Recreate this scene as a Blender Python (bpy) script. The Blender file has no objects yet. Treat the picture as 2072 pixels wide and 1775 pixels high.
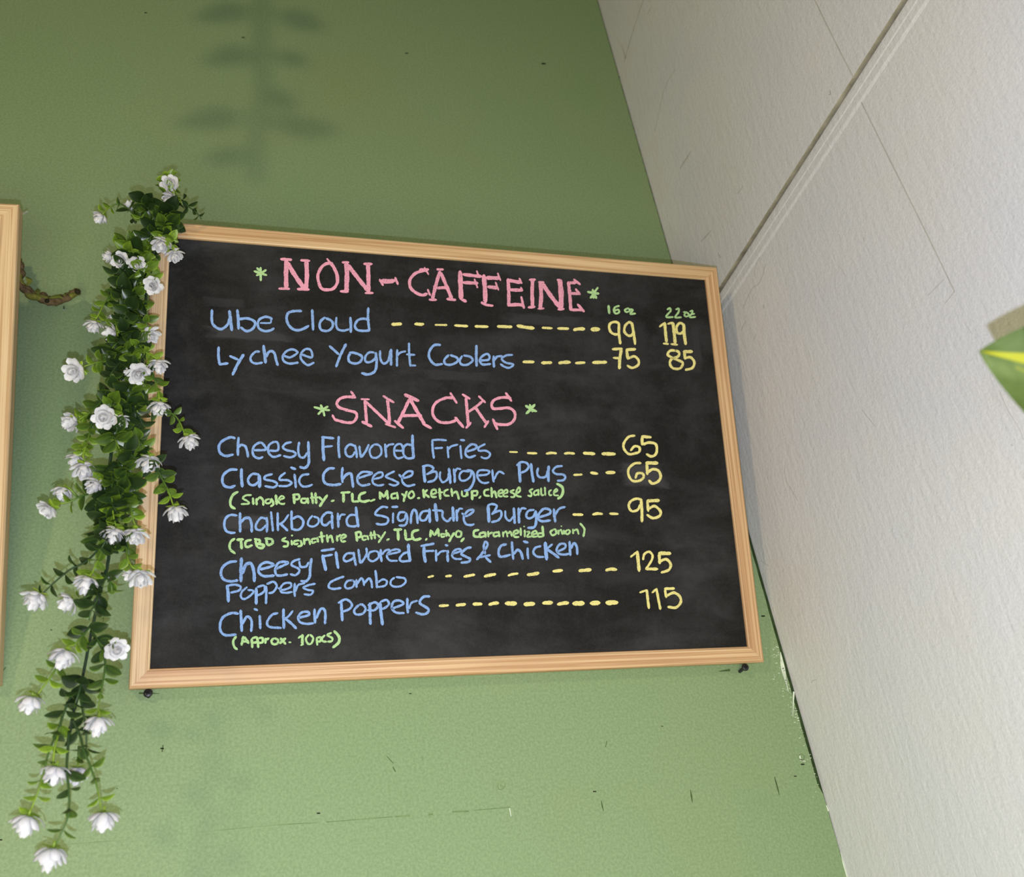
import bpy, math, random
import numpy as np
from mathutils import Matrix, Vector

# ------------------------------------------------------------------ camera, world, lights, exposure
FOC, CX, CY = 1967.48, 1036.0, 887.5
ROT = np.array([[0.9603739, -0.2477928, -0.1275959],
                [0.0259975, 0.5354466, -0.8441689],
                [0.2774997, 0.8074006, 0.5206709]])          # rows: image right, image down, forward
EYE = np.array([0.0, -0.86694, 1.60])
ZO = 1.60                                                     # eye height above the floor
scene = bpy.context.scene
COL = scene.collection

cam_data = bpy.data.cameras.new('camera')
cam_data.sensor_width = 36.0
cam_data.lens = FOC / 2072.0 * 36.0
cam_data.clip_start = 0.02
cam_data.dof.use_dof = True
cam_data.dof.focus_distance = 0.9
cam_data.dof.aperture_fstop = 8.5
cam = bpy.data.objects.new('camera', cam_data)
COL.objects.link(cam)
right, up, back = ROT[0], -ROT[1], -ROT[2]
cam.matrix_world = Matrix([[right[i], up[i], back[i], EYE[i]] for i in range(3)] + [[0, 0, 0, 1]])
scene.camera = cam

world = bpy.data.worlds.new('world')
scene.world = world
world.use_nodes = True
world.node_tree.nodes['Background'].inputs[0].default_value = (1.0, 1.0, 1.0, 1)
world.node_tree.nodes['Background'].inputs[1].default_value = 0.03

def lamp(name, kind, loc, power, colour, size, target=None):
    d = bpy.data.lights.new(name, kind)
    d.energy = power
    d.color = colour
    if kind == 'AREA':
        d.size = size
    else:
        d.shadow_soft_size = size
    o = bpy.data.objects.new(name, d)
    o.location = loc
    if target is not None:
        o.rotation_euler = (Vector(target) - Vector(loc)).to_track_quat('-Z', 'Y').to_euler()
    COL.objects.link(o)
    return o

flash_pos = EYE + ROT[0] * -0.006 + ROT[1] * 0.027 + ROT[2] * 0.004
BULB = np.array([-0.90, -1.60, 0.80 + ZO])
lamp('phone_flash', 'POINT', flash_pos, 14.5, (0.92, 1.0, 1.40), 0.0026)
lamp('room_bulb', 'POINT', BULB, 29.0, (1.0, 0.80, 0.46), 0.06)
lamp('low_fill_light', 'AREA', (-0.10, -1.35, -0.60 + ZO), 16.0, (1.0, 0.98, 0.62), 0.8, (0.15, 0, 0.2 + ZO))  # added unseen fill from below, shapes the walls' brightness falloff

scene.view_settings.view_transform = 'Standard'
scene.view_settings.look = 'None'
scene.view_settings.gamma = 1.0
scene.view_settings.use_curve_mapping = False
scene.view_settings.exposure = 0.0
scene.cycles.use_denoising = True

# ------------------------------------------------------------------ finding places
def ray(px, py):
    return ROT.T @ np.array([(px - CX) / FOC, (py - CY) / FOC, 1.0])

def on_plane(px, py, p0, n):
    d = ray(px, py)
    return EYE + d * (((p0 - EYE) @ n) / (d @ n))

NY, NX = np.array([0, 1.0, 0]), np.array([1.0, 0, 0])
XC = 0.55865                                                  # the room's corner
Z_STEP = 0.72156 + ZO

def at(px, py, Y):
    return on_plane(px, py, np.array([0, Y, 0]), NY)

def at_right(px, py, X=XC):
    return on_plane(px, py, np.array([X, 0, 0]), NX)

# ------------------------------------------------------------------ mesh helpers
def rgb(r, g, b):
    f = lambda c: (c / 255 / 12.92) if c / 255 <= 0.04045 else ((c / 255 + 0.055) / 1.055) ** 2.4
    return (f(r), f(g), f(b), 1.0)

class Shape:
    def __init__(self):
        self.v, self.f, self.m, self.t = [], [], [], []
    def add(self, verts, faces, mat=0, tint=None):
        b = len(self.v)
        self.v += [tuple(float(c) for c in p) for p in verts]
        self.t += list(tint) if tint is not None else [0.0] * len(verts)
        self.f += [tuple(i + b for i in f) for f in faces]
        self.m += [mat] * len(faces)
    def box(self, lo, hi, mat=0):
        x0, y0, z0 = lo; x1, y1, z1 = hi
        self.add([(x0, y0, z0), (x1, y0, z0), (x1, y1, z0), (x0, y1, z0), (x0, y0, z1), (x1, y0, z1), (x1, y1, z1), (x0, y1, z1)],
                 [(0, 3, 2, 1), (4, 5, 6, 7), (0, 1, 5, 4), (1, 2, 6, 5), (2, 3, 7, 6), (3, 0, 4, 7)], mat)
    def tube(self, pts, radii, n=6, mat=0, tint=None):
        pts = [np.array(p, float) for p in pts]
        if not hasattr(radii, '__len__'):
            radii = [radii] * len(pts)
        vs, fs, ts = [], [], []
        ref = np.array([0.3, -0.9, 0.31])
        for i, p in enumerate(pts):
            t = pts[min(i + 1, len(pts) - 1)] - pts[max(i - 1, 0)]
            t = t / (np.linalg.norm(t) + 1e-12)
            a = ref - (ref @ t) * t                           # carry the frame along the tube
            if np.linalg.norm(a) < 1e-3:
                a = np.cross(t, (1, 0, 0))
            a /= np.linalg.norm(a); b = np.cross(t, a); ref = a
            for k in range(n):
                w = 2 * math.pi * k / n
                vs.append(p + radii[i] * (math.cos(w) * a + math.sin(w) * b))
                ts.append(tint[i] if tint is not None else 0.0)
        for i in range(len(pts) - 1):
            for k in range(n):
                fs.append((i * n + k, i * n + (k + 1) % n, (i + 1) * n + (k + 1) % n, (i + 1) * n + k))
        fs.append(tuple(range(n))[::-1]); fs.append(tuple(range((len(pts) - 1) * n, len(pts) * n)))
        self.add(vs, fs, mat, ts)
    def mesh(self, name, mats, smooth=False):
        me = bpy.data.meshes.new(name)
        me.from_pydata(self.v, [], self.f)
        for m in mats:
            me.materials.append(m)
        me.polygons.foreach_set('material_index', self.m)
        if any(self.t):
            at_ = me.attributes.new('tint', 'FLOAT', 'POINT')
            at_.data.foreach_set('value', self.t)
        if smooth:
            me.polygons.foreach_set('use_smooth', [True] * len(me.polygons))
        me.update()
        return me

def link(name, mesh, parent=None, matrix=None):
    o = bpy.data.objects.new(name, mesh)
    COL.objects.link(o)
    if parent is not None:
        o.parent = parent
    if matrix is not None:
        o.matrix_local = matrix
    return o

def tag(o, label=None, category=None, group=None, kind=None):
    for k, v in (('label', label), ('category', category), ('group', group), ('kind', kind)):
        if v:
            o[k] = v
    return o

def smooth_line(pts, step=6.0):
    pts = [np.array(p, float) for p in pts]
    if len(pts) < 3:
        n = max(2, int(np.linalg.norm(pts[-1] - pts[0]) / step) + 1)
        return [pts[0] + (pts[-1] - pts[0]) * i / (n - 1) for i in range(n)]
    out = []
    ext = [2 * pts[0] - pts[1]] + pts + [2 * pts[-1] - pts[-2]]
    for i in range(1, len(ext) - 2):
        p0, p1, p2, p3 = ext[i - 1:i + 3]
        n = max(2, int(np.linalg.norm(p2 - p1) / step))
        for k in range(n):
            t = k / n
            out.append(0.5 * (2 * p1 + (p2 - p0) * t + (2 * p0 - 5 * p1 + 4 * p2 - p3) * t * t + (3 * p1 - p0 - 3 * p2 + p3) * t ** 3))
    out.append(pts[-1])
    return out

# ------------------------------------------------------------------ materials
class Mat:
    def __init__(self, name, base=(0.5, 0.5, 0.5, 1), rough=0.6, spec=0.4):
        self.m = bpy.data.materials.new(name)
        self.m.use_nodes = True
        self.nt = self.m.node_tree
        self.b = self.nt.nodes['Principled BSDF']
        self.b.inputs['Base Color'].default_value = base
        self.b.inputs['Roughness'].default_value = rough
        self.b.inputs['Specular IOR Level'].default_value = spec
        self.co = None
    def n(self, kind, **kw):
        x = self.nt.nodes.new(kind)
        for k, v in kw.items():
            setattr(x, k, v)
        return x
    def l(self, a, b):
        self.nt.links.new(a, b)
    def coords(self, scale=(1, 1, 1), rot=(0, 0, 0), loc=(0, 0, 0)):
        tc = self.n('ShaderNodeTexCoord'); mp = self.n('ShaderNodeMapping')
        mp.inputs['Scale'].default_value = scale; mp.inputs['Rotation'].default_value = rot; mp.inputs['Location'].default_value = loc
        self.l(tc.outputs['Object'], mp.inputs['Vector'])
        return mp.outputs['Vector']
    def noise(self, vec, scale, detail=4, rough=0.55, dist=0.0):
        x = self.n('ShaderNodeTexNoise')
        x.inputs['Scale'].default_value = scale; x.inputs['Detail'].default_value = detail
        x.inputs['Roughness'].default_value = rough; x.inputs['Distortion'].default_value = dist
        self.l(vec, x.inputs['Vector'])
        return x.outputs['Fac']
    def ramp(self, fac, stops):
        x = self.n('ShaderNodeValToRGB')
        el = x.color_ramp.elements
        while len(el) < len(stops):
            el.new(0.5)
        for e, (p, c) in zip(el, stops):
            e.position = p; e.color = c if hasattr(c, '__len__') else (c, c, c, 1)
        self.l(fac, x.inputs['Fac'])
        return x.outputs['Color']
    def mix(self, fac, a, b, blend='MIX'):
        x = self.n('ShaderNodeMix', data_type='RGBA', blend_type=blend)
        for s, v in ((x.inputs['Factor'], fac), (x.inputs['A'], a), (x.inputs['B'], b)):
            pass
        for idx, v in ((0, fac), (6, a), (7, b)):
            if hasattr(v, 'is_output'):
                self.l(v, x.inputs[idx])
            else:
                x.inputs[idx].default_value = v
        return x.outputs[2]
    def math(self, op, a, b=0.0):
        x = self.n('ShaderNodeMath', operation=op)
        for i, v in ((0, a), (1, b)):
            if hasattr(v, 'is_output'):
                self.l(v, x.inputs[i])
            else:
                x.inputs[i].default_value = v
        return x.outputs[0]
    def attr(self, name):
        x = self.n('ShaderNodeAttribute'); x.attribute_name = name
        return x.outputs['Fac']
    def colour(self, c):
        self.l(c, self.b.inputs['Base Color'])
    def bump(self, h, strength=0.3, dist=0.002):
        x = self.n('ShaderNodeBump')
        x.inputs['Strength'].default_value = strength; x.inputs['Distance'].default_value = dist
        self.l(h, x.inputs['Height']); self.l(x.outputs[0], self.b.inputs['Normal'])

def green_paint():
    M = Mat('green_wall_paint', rough=0.62, spec=0.25)
    big = M.noise(M.coords(), 3.2, 3)
    c = M.ramp(big, [(0.30, rgb(127, 151, 107)), (0.55, rgb(131, 152, 111)), (0.75, rgb(133, 149, 105))])
    grain = M.noise(M.coords(), 420, 2, 0.7)
    c = M.mix(0.35, c, M.ramp(grain, [(0.36, rgb(108, 128, 90)), (0.64, rgb(148, 170, 128))]))
    dirt = M.noise(M.coords((1, 1, 1.6)), 9, 6, 0.65)
    c = M.mix(M.ramp(dirt, [(0.58, 0.0), (0.80, 0.22)]), c, rgb(118, 142, 92))
    M.colour(c)
    h = M.math('ADD', M.math('MULTIPLY', M.noise(M.coords(), 260, 3, 0.6), 0.7),
               M.math('MULTIPLY', M.noise(M.coords((260, 60, 22), (0, 0.10, 0)), 1.0, 3), 0.8))
    M.bump(h, 0.35, 0.0012)
    return M.m

def grey_plaster():
    M = Mat('grey_wall_paint', rough=0.55, spec=0.3)
    big = M.noise(M.coords(), 4.5, 4, 0.6)
    c = M.ramp(big, [(0.28, rgb(226, 224, 231)), (0.5, rgb(233, 229, 231)), (0.74, rgb(235, 228, 222))])
    stain = M.noise(M.coords((1, 2.2, 1)), 12, 6, 0.7)
    c = M.mix(M.ramp(stain, [(0.60, 0.0), (0.85, 0.30)]), c, rgb(186, 178, 160))
    specks = M.noise(M.coords((1, 1, 0.5), (0.5, 0, 0)), 75, 3, 0.75)
    c = M.mix(M.ramp(specks, [(0.72, 0.0), (0.80, 0.35)]), c, rgb(140, 130, 108))
    grain = M.noise(M.coords(), 460, 2, 0.7)
    c = M.mix(0.22, c, M.ramp(grain, [(0.36, rgb(198, 196, 190)), (0.64, rgb(244, 242, 236))]))
    M.colour(c)
    h = M.math('ADD', M.math('MULTIPLY', M.noise(M.coords(), 190, 4, 0.65), 0.6),
               M.math('MULTIPLY', M.noise(M.coords((30, 150, 40), (0.25, 0, 0)), 1.0, 3), 0.7))
    M.bump(h, 0.5, 0.0016)
    return M.m

def wood(name, light, mid, dark, shift):
    M = Mat(name, rough=0.48, spec=0.35)
    v = M.coords((3.0, 640, 640), loc=(shift, shift * 7, 0))
    n1 = M.noise(v, 1.0, 3, 0.55, 0.25)
    c = M.ramp(n1, [(0.36, light), (0.50, mid), (0.57, dark), (0.63, dark), (0.68, mid)])
    n2 = M.noise(M.coords((10, 1300, 1300)), 1.0, 2)
    c = M.mix(0.25, c, M.ramp(n2, [(0.35, dark), (0.62, light)]))
    n3 = M.noise(M.coords((3, 40, 40), loc=(shift, 0, 0)), 1.0, 2)
    c = M.mix(M.ramp(n3, [(0.40, 0.0), (0.75, 0.55)]), c, dark)
    M.colour(c)
    M.bump(n2, 0.08, 0.0006)
    return M.m

def slate():
    M = Mat('chalkboard_black', rough=0.7, spec=0.18)
    v = M.coords((5, 1, 16))
    s1 = M.noise(v, 1.3, 5, 0.6, 0.4)
    fine = M.noise(M.coords(), 700, 2, 0.7)
    base = M.mix(0.5, rgb(25, 24, 23), M.ramp(fine, [(0.4, rgb(17, 16, 15)), (0.65, rgb(34, 33, 32))]))
    dust = M.mix(0.5, M.ramp(s1, [(0.46, 0.0), (0.78, 0.075)]), M.ramp(M.noise(M.coords((3, 1, 3)), 4, 6, 0.7), [(0.45, 0.0), (0.8, 0.07)]))
    # rubbed-out patches of chalk dust: (centre x, centre z, half width, half height, strength)
    tc = M.n('ShaderNodeTexCoord'); sep = M.n('ShaderNodeSeparateXYZ'); M.l(tc.outputs['Object'], sep.inputs[0])
    wob = M.math('MULTIPLY', M.math('SUBTRACT', M.noise(M.coords((1, 1, 2)), 38, 4, 0.7), 0.5), 1.1)
    def patch(cx, cz, hw, hh, s):
        nonlocal dust
        ax = M.math('DIVIDE', M.math('ABSOLUTE', M.math('SUBTRACT', sep.outputs['X'], cx)), hw)
        az = M.math('DIVIDE', M.math('ABSOLUTE', M.math('SUBTRACT', sep.outputs['Z'], cz)), hh)
        d = M.math('ADD', M.math('MAXIMUM', ax, az), wob)
        dust = M.math('MAXIMUM', dust, M.ramp(d, [(0.60, s * 0.42), (1.0, 0.0)]))
    for p in PATCHES:
        patch(*p)
    c = M.mix(dust, base, rgb(205, 205, 212))
    M.colour(c)
    M.bump(fine, 0.12, 0.0004)
    return M.m

def chalk(name, col):
    M = Mat(name, rough=0.95, spec=0.05)
    g = M.noise(M.coords((1.5, 1, 1)), 900, 2, 0.6)
    g2 = M.noise(M.coords(), 60, 2)
    thin = M.math('MULTIPLY', M.ramp(g, [(0.34, 0.9), (0.49, 0.0)]), M.ramp(g2, [(0.35, 0.25), (0.62, 1.0)]))
    M.colour(M.mix(thin, col, rgb(70, 66, 68)))
    return M.m

def plain(name, col, rough=0.6, spec=0.4, var=0.12, scale=60):
    M = Mat(name, rough=rough, spec=spec)
    nz = M.noise(M.coords(), scale, 3)
    d = tuple(c * (1 - 3 * var) for c in col[:3]) + (1,)
    l = tuple(min(1, c * (1 + 2 * var)) for c in col[:3]) + (1,)
    M.colour(M.ramp(nz, [(0.3, d), (0.7, l)]))
    return M.m

def leaf_plastic():
    M = Mat('plastic_leaf', rough=0.34, spec=0.45)
    t = M.attr('tint')                                        # moulded plastic: dark older leaves, lime rims and young tips
    c = M.ramp(t, [(0.0, rgb(22, 34, 17)), (0.30, rgb(38, 58, 24)), (0.62, rgb(96, 124, 32)), (1.0, rgb(158, 184, 60))])
    nz = M.noise(M.coords(), 500, 3)
    c = M.mix(M.ramp(nz, [(0.4, 0.0), (0.7, 0.25)]), c, rgb(40, 62, 26))
    M.colour(c)
    return M.m

def pothos_mat():
    M = Mat('pothos_leaf', rough=0.6, spec=0.15)
    nz = M.noise(M.coords((16, 70, 30), loc=(0.3, 0.1, 0)), 1.0, 3, 0.6, 0.6)
    t = M.attr('tint')
    c = M.ramp(nz, [(0.35, rgb(62, 76, 30)), (0.55, rgb(74, 90, 42)), (0.72, rgb(90, 104, 52))])
    c = M.mix(M.ramp(t, [(0.30, 0.0), (0.60, 1.0)]), c, rgb(142, 142, 24))
    M.colour(c)
    return M.m

# ------------------------------------------------------------------ setting
M_green, M_grey = green_paint(), grey_plaster()
M_gap_shade = plain('gap_shade', rgb(52, 68, 40), 0.9, 0.1)  # shade inside the corner gap, put into the colour of a solid strip
M_groove_shade = plain('groove_shade', rgb(178, 168, 142), 0.9, 0.1)  # darker than the wall: the recess's shade is put into its colour
M_mark = plain('wall_mark', rgb(34, 36, 26), 0.9, 0.1)
M_line = plain('seam_line', rgb(114, 136, 90), 0.9, 0.1)
M_greyline = plain('grey_seam_line', rgb(204, 200, 190), 0.9, 0.1, 0.05)
M_scratch = plain('green_scratch', rgb(78, 96, 58), 0.9, 0.1)
M_trim = grey_plaster()
M_trim.name = 'trim_paint'
M_trim.node_tree.nodes['Principled BSDF'].inputs['Roughness'].default_value = 0.42
M_chip = plain('bare_plaster', rgb(212, 222, 200), 0.9, 0.1)
M_floor = plain('floor_concrete', rgb(150, 142, 130), 0.7, 0.3)

def panel_edge(z):
    """How far the painted panel stops short of the corner at height z."""
    a, b = at(1520, 1080, 0)[2], at(1667, 1592, 0)[2]
    if b < z < a:
        return 0.0036
    return 0.0012 if z > a else 0.0004

s = Shape()
zs = np.linspace(0, 3.3, 331)
rnd = random.Random(5)
edge = [XC - panel_edge(z) - rnd.random() * 0.0006 for z in zs]
vs = [(-2.2, 0, z) for z in zs] + [(e, 0, z) for e, z in zip(edge, zs)] + [(e, 0.012, z) for e, z in zip(edge, zs)]
n = len(zs)
s.add(vs, [(i, n + i, n + i + 1, i + 1) for i in range(n - 1)] + [(n + i, 2 * n + i, 2 * n + i + 1, n + i + 1) for i in range(n - 1)])
wall = link('wall_back', s.mesh('wall_back', [M_green]))
tag(wall, 'green painted wall behind the chalkboard', kind='structure')
s = Shape(); s.box((XC - 0.03, 0.0008, 0), (XC - 0.00005, 0.03, 3.3))
tag(link('gap_shade_strip', s.mesh('gap_shade_strip', [M_gap_shade]), wall), 'dark strip painted as the shade of the gap along the room corner')

s = Shape()
s.add([(XC, 0.02, 0), (XC, -2.6, 0), (XC, -2.6, Z_STEP), (XC, 0.02, Z_STEP)], [(0, 1, 2, 3)])
s.add([(XC, 0.02, Z_STEP), (XC, -2.6, Z_STEP), (XC + 0.009, -2.6, Z_STEP), (XC + 0.009, 0.02, Z_STEP)], [(0, 1, 2, 3)])
wr = link('wall_right', s.mesh('wall_right', [M_grey]))
tag(wr, 'pale grey painted wall on the right', kind='structure')
s = Shape()
G = 0.0085
s.add([(XC, 0.02, Z_STEP + G), (XC, -2.6, Z_STEP + G), (XC, -2.6, 3.3), (XC, 0.02, 3.3)], [(0, 1, 2, 3)])
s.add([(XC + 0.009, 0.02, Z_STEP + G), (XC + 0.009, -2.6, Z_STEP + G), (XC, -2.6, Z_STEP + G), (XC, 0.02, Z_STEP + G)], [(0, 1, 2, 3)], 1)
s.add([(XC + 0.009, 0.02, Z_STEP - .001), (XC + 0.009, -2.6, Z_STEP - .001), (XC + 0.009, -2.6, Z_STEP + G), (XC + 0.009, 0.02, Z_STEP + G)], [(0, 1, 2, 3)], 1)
wu = link('wall_right_upper', s.mesh('wall_right_upper', [M_grey, M_groove_shade]))
tag(wu, 'pale grey wall above the horizontal groove', kind='structure')
# a plastered batten just under the groove
s = Shape()
prof = [(0.0, 0.0), (-0.0010, -0.0005), (-0.0012, -0.004), (-0.0012, -0.0105), (-0.0008, -0.0122), (-0.0008, -0.0205), (0.0, -0.0245)]
vs = [(XC + a, y, Z_STEP + b) for y in (0.0, -2.6) for a, b in prof]
k = len(prof)
s.add(vs, [(i, k + i, k + i + 1, i + 1) for i in range(k - 1)])
tag(link('trim_1', s.mesh('trim_1', [M_trim])), 'low plastered strip under the groove in the grey wall', kind='structure')
s = Shape(); s.add([(-2.2, 0, 0), (-2.2, -2.6, 0), (XC, -2.6, 0), (XC, 0, 0)], [(0, 1, 2, 3)])
tag(link('floor', s.mesh('floor', [M_floor])), 'plain floor below the camera', kind='structure')

# marks on the walls
def strip(pts, widths, place, lift, mat_faces, shape):
    """A thin line drawn on a surface: pixel path -> ribbon on the wall."""
    pts = smooth_line(pts, 10)
    L, Rr = [], []
    for i, p in enumerate(pts):
        t = pts[min(i + 1, len(pts) - 1)] - pts[max(i - 1, 0)]
        t = t / (np.linalg.norm(t) + 1e-9)
        nn = np.array([-t[1], t[0]])
        w = widths if not hasattr(widths, '__len__') else np.interp(i / (len(pts) - 1), np.linspace(0, 1, len(widths)), widths)
        L.append(place(*(p + nn * w / 2)) + lift); Rr.append(place(*(p - nn * w / 2)) + lift)
    m = len(pts)
    shape.add(L + Rr, [(i, i + 1, m + i + 1, m + i) for i in range(m - 1)], mat_faces)

wall_pl = lambda x, y: at(x, y, 0)
lift_g, lift_r = np.array([0, -0.0002, 0]), np.array([-0.0002, 0, 0])
def mark(name, paths, mat, place, lift, parent, label=None):
    sh = Shape()
    for pts, w in paths:
        strip(pts, w, place, lift, 0, sh)
    o = link(name, sh.mesh(name, [mat]), parent)
    if label:
        o['label'] = label
mark('panel_seam', [([(400, 1685), (480, 1677), (560, 1670), (640, 1665)], [0.3, 1.2, 0.8, 1.6, 1.2]), ([(130, 1709), (200, 1704), (262, 1699)], [0.3, 1.1, 0.3]),
                    ([(660, 1664), (760, 1656), (795, 1653)], 1.6), ([(800, 1653), (830, 1651)], 3.2), ([(866, 1649), (876, 1648)], 3.6),
                    ([(915, 1643), (948, 1642)], 3.4), ([(960, 1640), (1032, 1634)], 1.6)], M_line, wall_pl, lift_g, wall, 'faint level seam low on the green wall')
mark('scratch', [([(1397, 1598), (1401, 1625)], [1, 3.4, 1]), ([(1567, 1572), (1577, 1609)], [1, 3.2, 1]), ([(1216, 1620), (1221, 1642)], [1, 2.6, 1]),
                 ([(330, 1508), (328, 1522)], [2, 3]), ([(795, 1552), (800, 1562)], 1.6), ([(782, 1530), (796, 1545)], 1.2), ([(1228, 1500), (1225, 1512)], 1.4),
                 ([(1454, 1359), (1477, 1356)], [1, 5]), ([(281, 1403), (322, 1404)], [4, 3, 1]), ([(7, 1340), (2, 1362), (12, 1350)], 1.6),
                 ([(31, 612), (36, 624)], 1.6), ([(205, 1253), (210, 1250), (208, 1259)], 1)], M_scratch, wall_pl, lift_g, wall, 'short dark scratches')
def spot_path(x, y, r):
    return ([(x - r, y), (x + r, y)], [r * 0.7, r * 1.9, r * 2, r * 1.9, r * 0.7])
mark('nail_hole', [spot_path(x, y, r * 1.25) for x, y, r in [(644.5, 1646, 2.8), (1203, 1602, 2.6), (328, 1515, 2.8), (1609, 1571, 2.2), (1, 1700, 3), (1624, 1547, 2.8), (104, 1275, 1.6),
      (1256, 156, 3.2), (295, 26, 2.2), (492, 76, 2.4), (1100, 129, 3.4), (823, 108, 2.4), (1226, 1000, 1), (1544, 1247, 3), (237, 1596, 1.4), (830, 1404, 2), (1340, 1470, 1.6)]],
     M_mark, wall_pl, lift_g, wall)
mark('filled_hole', [([(1007, 1590), (1010, 1583), (1018, 1582), (1022, 1590), (1016, 1598), (1009, 1597), (1007, 1590)], 1.8), spot_path(1015, 1591, 2),
                     ([(1616, 1530), (1622, 1526), (1628, 1533), (1624, 1539), (1618, 1536)], 1.6), ([(850, 1534), (856, 1533), (855, 1538)], 1.5)], M_line, wall_pl, lift_g, wall)
rr = random.Random(11)
chips = []
for i in range(110):
    t = rr.random() ** 0.8
    y = 1285 + 330 * t * (0.35 + 0.65 * rr.random())
    x = np.interp(y, [1200, 1590], [1549, 1667]) - 9 - rr.expovariate(1 / 7.0)
    chips.append(spot_path(x, y, 0.6 + rr.random() * 1.3))
chips += [([(1579, 1320), (1584, 1352), (1595, 1400)], [1, 6, 9, 3, 1]), ([(1606, 1400), (1604, 1450)], [4, 2, 1]), ([(1618, 1527), (1620, 1538), (1630, 1541)], [2, 3, 2]),
          ([(1699, 1712), (1706, 1745), (1714, 1775)], [1, 4, 3]), ([(1672, 1630), (1676, 1642)], 2), ([(1031, 1636), (1034, 1652)], 2)]
mark('worn_paint', chips, M_chip, wall_pl, lift_g, wall, 'whitish flaked paint along the corner edge')
rp = lambda x, y: at_right(x, y)
mark('panel_seam', [([(1742, 204), (1800, 322), (1870, 462), (1932, 590)], 2.6), ([(1700, 540), (1712, 560)], 1)], M_greyline, rp, lift_r, wr, 'faint upright seam below the groove')
mark('panel_seam', [([(1644, -10), (1690, 84), (1728, 158)], 2.6)], M_greyline, rp, lift_r, wu, 'faint upright seam above the groove')
mark('hairline_crack', [([(1549, 534), (1543, 560), (1533, 577), (1524, 582), (1514, 600), (1508, 615), (1504, 624)], 1.2), ([(1538, 520), (1530, 535), (1527, 558)], 1.0),
                        ([(1509, 650), (1500, 668)], 1), ([(1531, 675), (1524, 690)], 1), ([(1912, 615), (1932, 590)], 1.6), ([(1878, 598), (1910, 566)], 1), ([(1950, 650), (1968, 676)], 1),
                        ([(2022, 790), (2040, 830), (2060, 862), (2072, 890)], 1.4), ([(1592, 975), (1604, 995), (1615, 1014)], 1.4), ([(1590, 940), (1588, 955), (1592, 975)], 1.2),
                        ([(1540, 1135), (1556, 1146)], 1.2), ([(1745, 830), (1770, 862)], 1.2), ([(2046, 900), (2050, 902)], 3), ([(1545, 617), (1546, 624)], 2.4), ([(1642, 1382), (1646, 1377), (1653, 1376)], 1)],
     M_greyline, rp, lift_r, wr, 'hairline cracks and scuffs')
mark('scuff', [([(1493, 392), (1503, 377)], [1, 3, 1]), ([(1422, 555), (1441, 464)], 0.01), ([(1453, 511), (1458, 522)], [1, 3]), ([(1376, 342), (1398, 306)], [1, 2.6, 1]),
               ([(1418, 490), (1440, 466)], [1, 2.4, 1]), ([(1263, 125), (1282, 60), (1302, 0)], 1.2), ([(1258, 90), (1266, 118)], [1, 2]), ([(1325, 265), (1345, 180), (1366, 140)], 0.8),
               ([(1679, 183), (1681, 190), (1677, 192)], 2), ([(1310, 30), (1318, 14)], [1, 2.4, 1])], M_greyline, rp, lift_r, wu, 'scuffs on the upper wall')
#PART2
# ------------------------------------------------------------------ chalkboards
BW, BH, BT = 0.60, 0.43683, 0.018
TILT = math.asin(0.281865)
bo = np.array([-0.0772294, -0.018, 0.28741074 + ZO])
bx = np.array([1.0, 0, 0]); bz = np.array([0, -0.281865, 0.959454]); by = np.cross(bz, bx)

def on_board(px, py, depth=0.0036):
    """Pixel -> (x, z) in the main board's own frame, at a depth behind its front face."""
    P = on_plane(px, py, bo + by * depth, by) - bo
    return P @ bx, P @ bz

PATCHES = []
def px_patch(x0, y0, x1, y1, s):
    a, b = on_board(x0, y0), on_board(x1, y1)
    PATCHES.append(((a[0] + b[0]) / 2, (a[1] + b[1]) / 2, abs(b[0] - a[0]) / 2, abs(b[1] - a[1]) / 2, s))
px_patch(1252, 932, 1354, 988, 0.13)
px_patch(1215, 630, 1330, 775, 0.045)
px_patch(1325, 640, 1432, 770, 0.055)
px_patch(1393, 645, 1424, 740, 0.07)
px_patch(408, 658, 600, 694, 0.10)
px_patch(1000, 628, 1210, 668, 0.07)
px_patch(410, 600, 500, 626, 0.05)
px_patch(425, 1040, 560, 1075, 0.09)
px_patch(690, 1040, 760, 1078, 0.06)
px_patch(930, 1020, 1000, 1060, 0.07)
px_patch(840, 745, 1010, 775, 0.06)
px_patch(800, 1180, 1180, 1210, 0.05)
px_patch(600, 1010, 680, 1034, 0.06)
px_patch(790, 1230, 940, 1290, 0.05)

M_slate = slate()
WOODS = [wood('pine_frame', rgb(214, 184, 142), rgb(203, 171, 128), rgb(166, 126, 84), 0.0),
         wood('pine_frame_warm', rgb(218, 184, 142), rgb(207, 170, 128), rgb(174, 130, 90), 3.1),
         wood('pine_frame_pale', rgb(220, 194, 154), rgb(212, 182, 140), rgb(178, 140, 98), 6.7)]

def rail_mesh(L, w, mat):
    prof = [(0.0, BT), (0.0, 0.0024), (0.0008, 0.0008), (0.0024, 0.0), (w - 0.0022, 0.0), (w - 0.0016, 0.0008),
            (w - 0.0006, 0.0012), (w, 0.0022), (w, 0.0056), (w - 0.003, 0.0056), (w - 0.003, BT)]
    s = Shape(); k = len(prof)
    for i in range(k):
        a, b = prof[i], prof[(i + 1) % k]
        s.add([(a[0], a[1], a[0]), (L - a[0], a[1], a[0]), (L - b[0], b[1], b[0]), (b[0], b[1], b[0])], [(0, 1, 2, 3)])
    s.add([(d, y, d) for d, y in prof], [tuple(range(k))])
    s.add([(L - d, y, d) for d, y in prof], [tuple(range(k))[::-1]])
    return s.mesh('frame_rail', [mat])

def mat4(x, y, z, o):
    return Matrix([[x[i], y[i], z[i], o[i]] for i in range(3)] + [[0, 0, 0, 1]])

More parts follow.
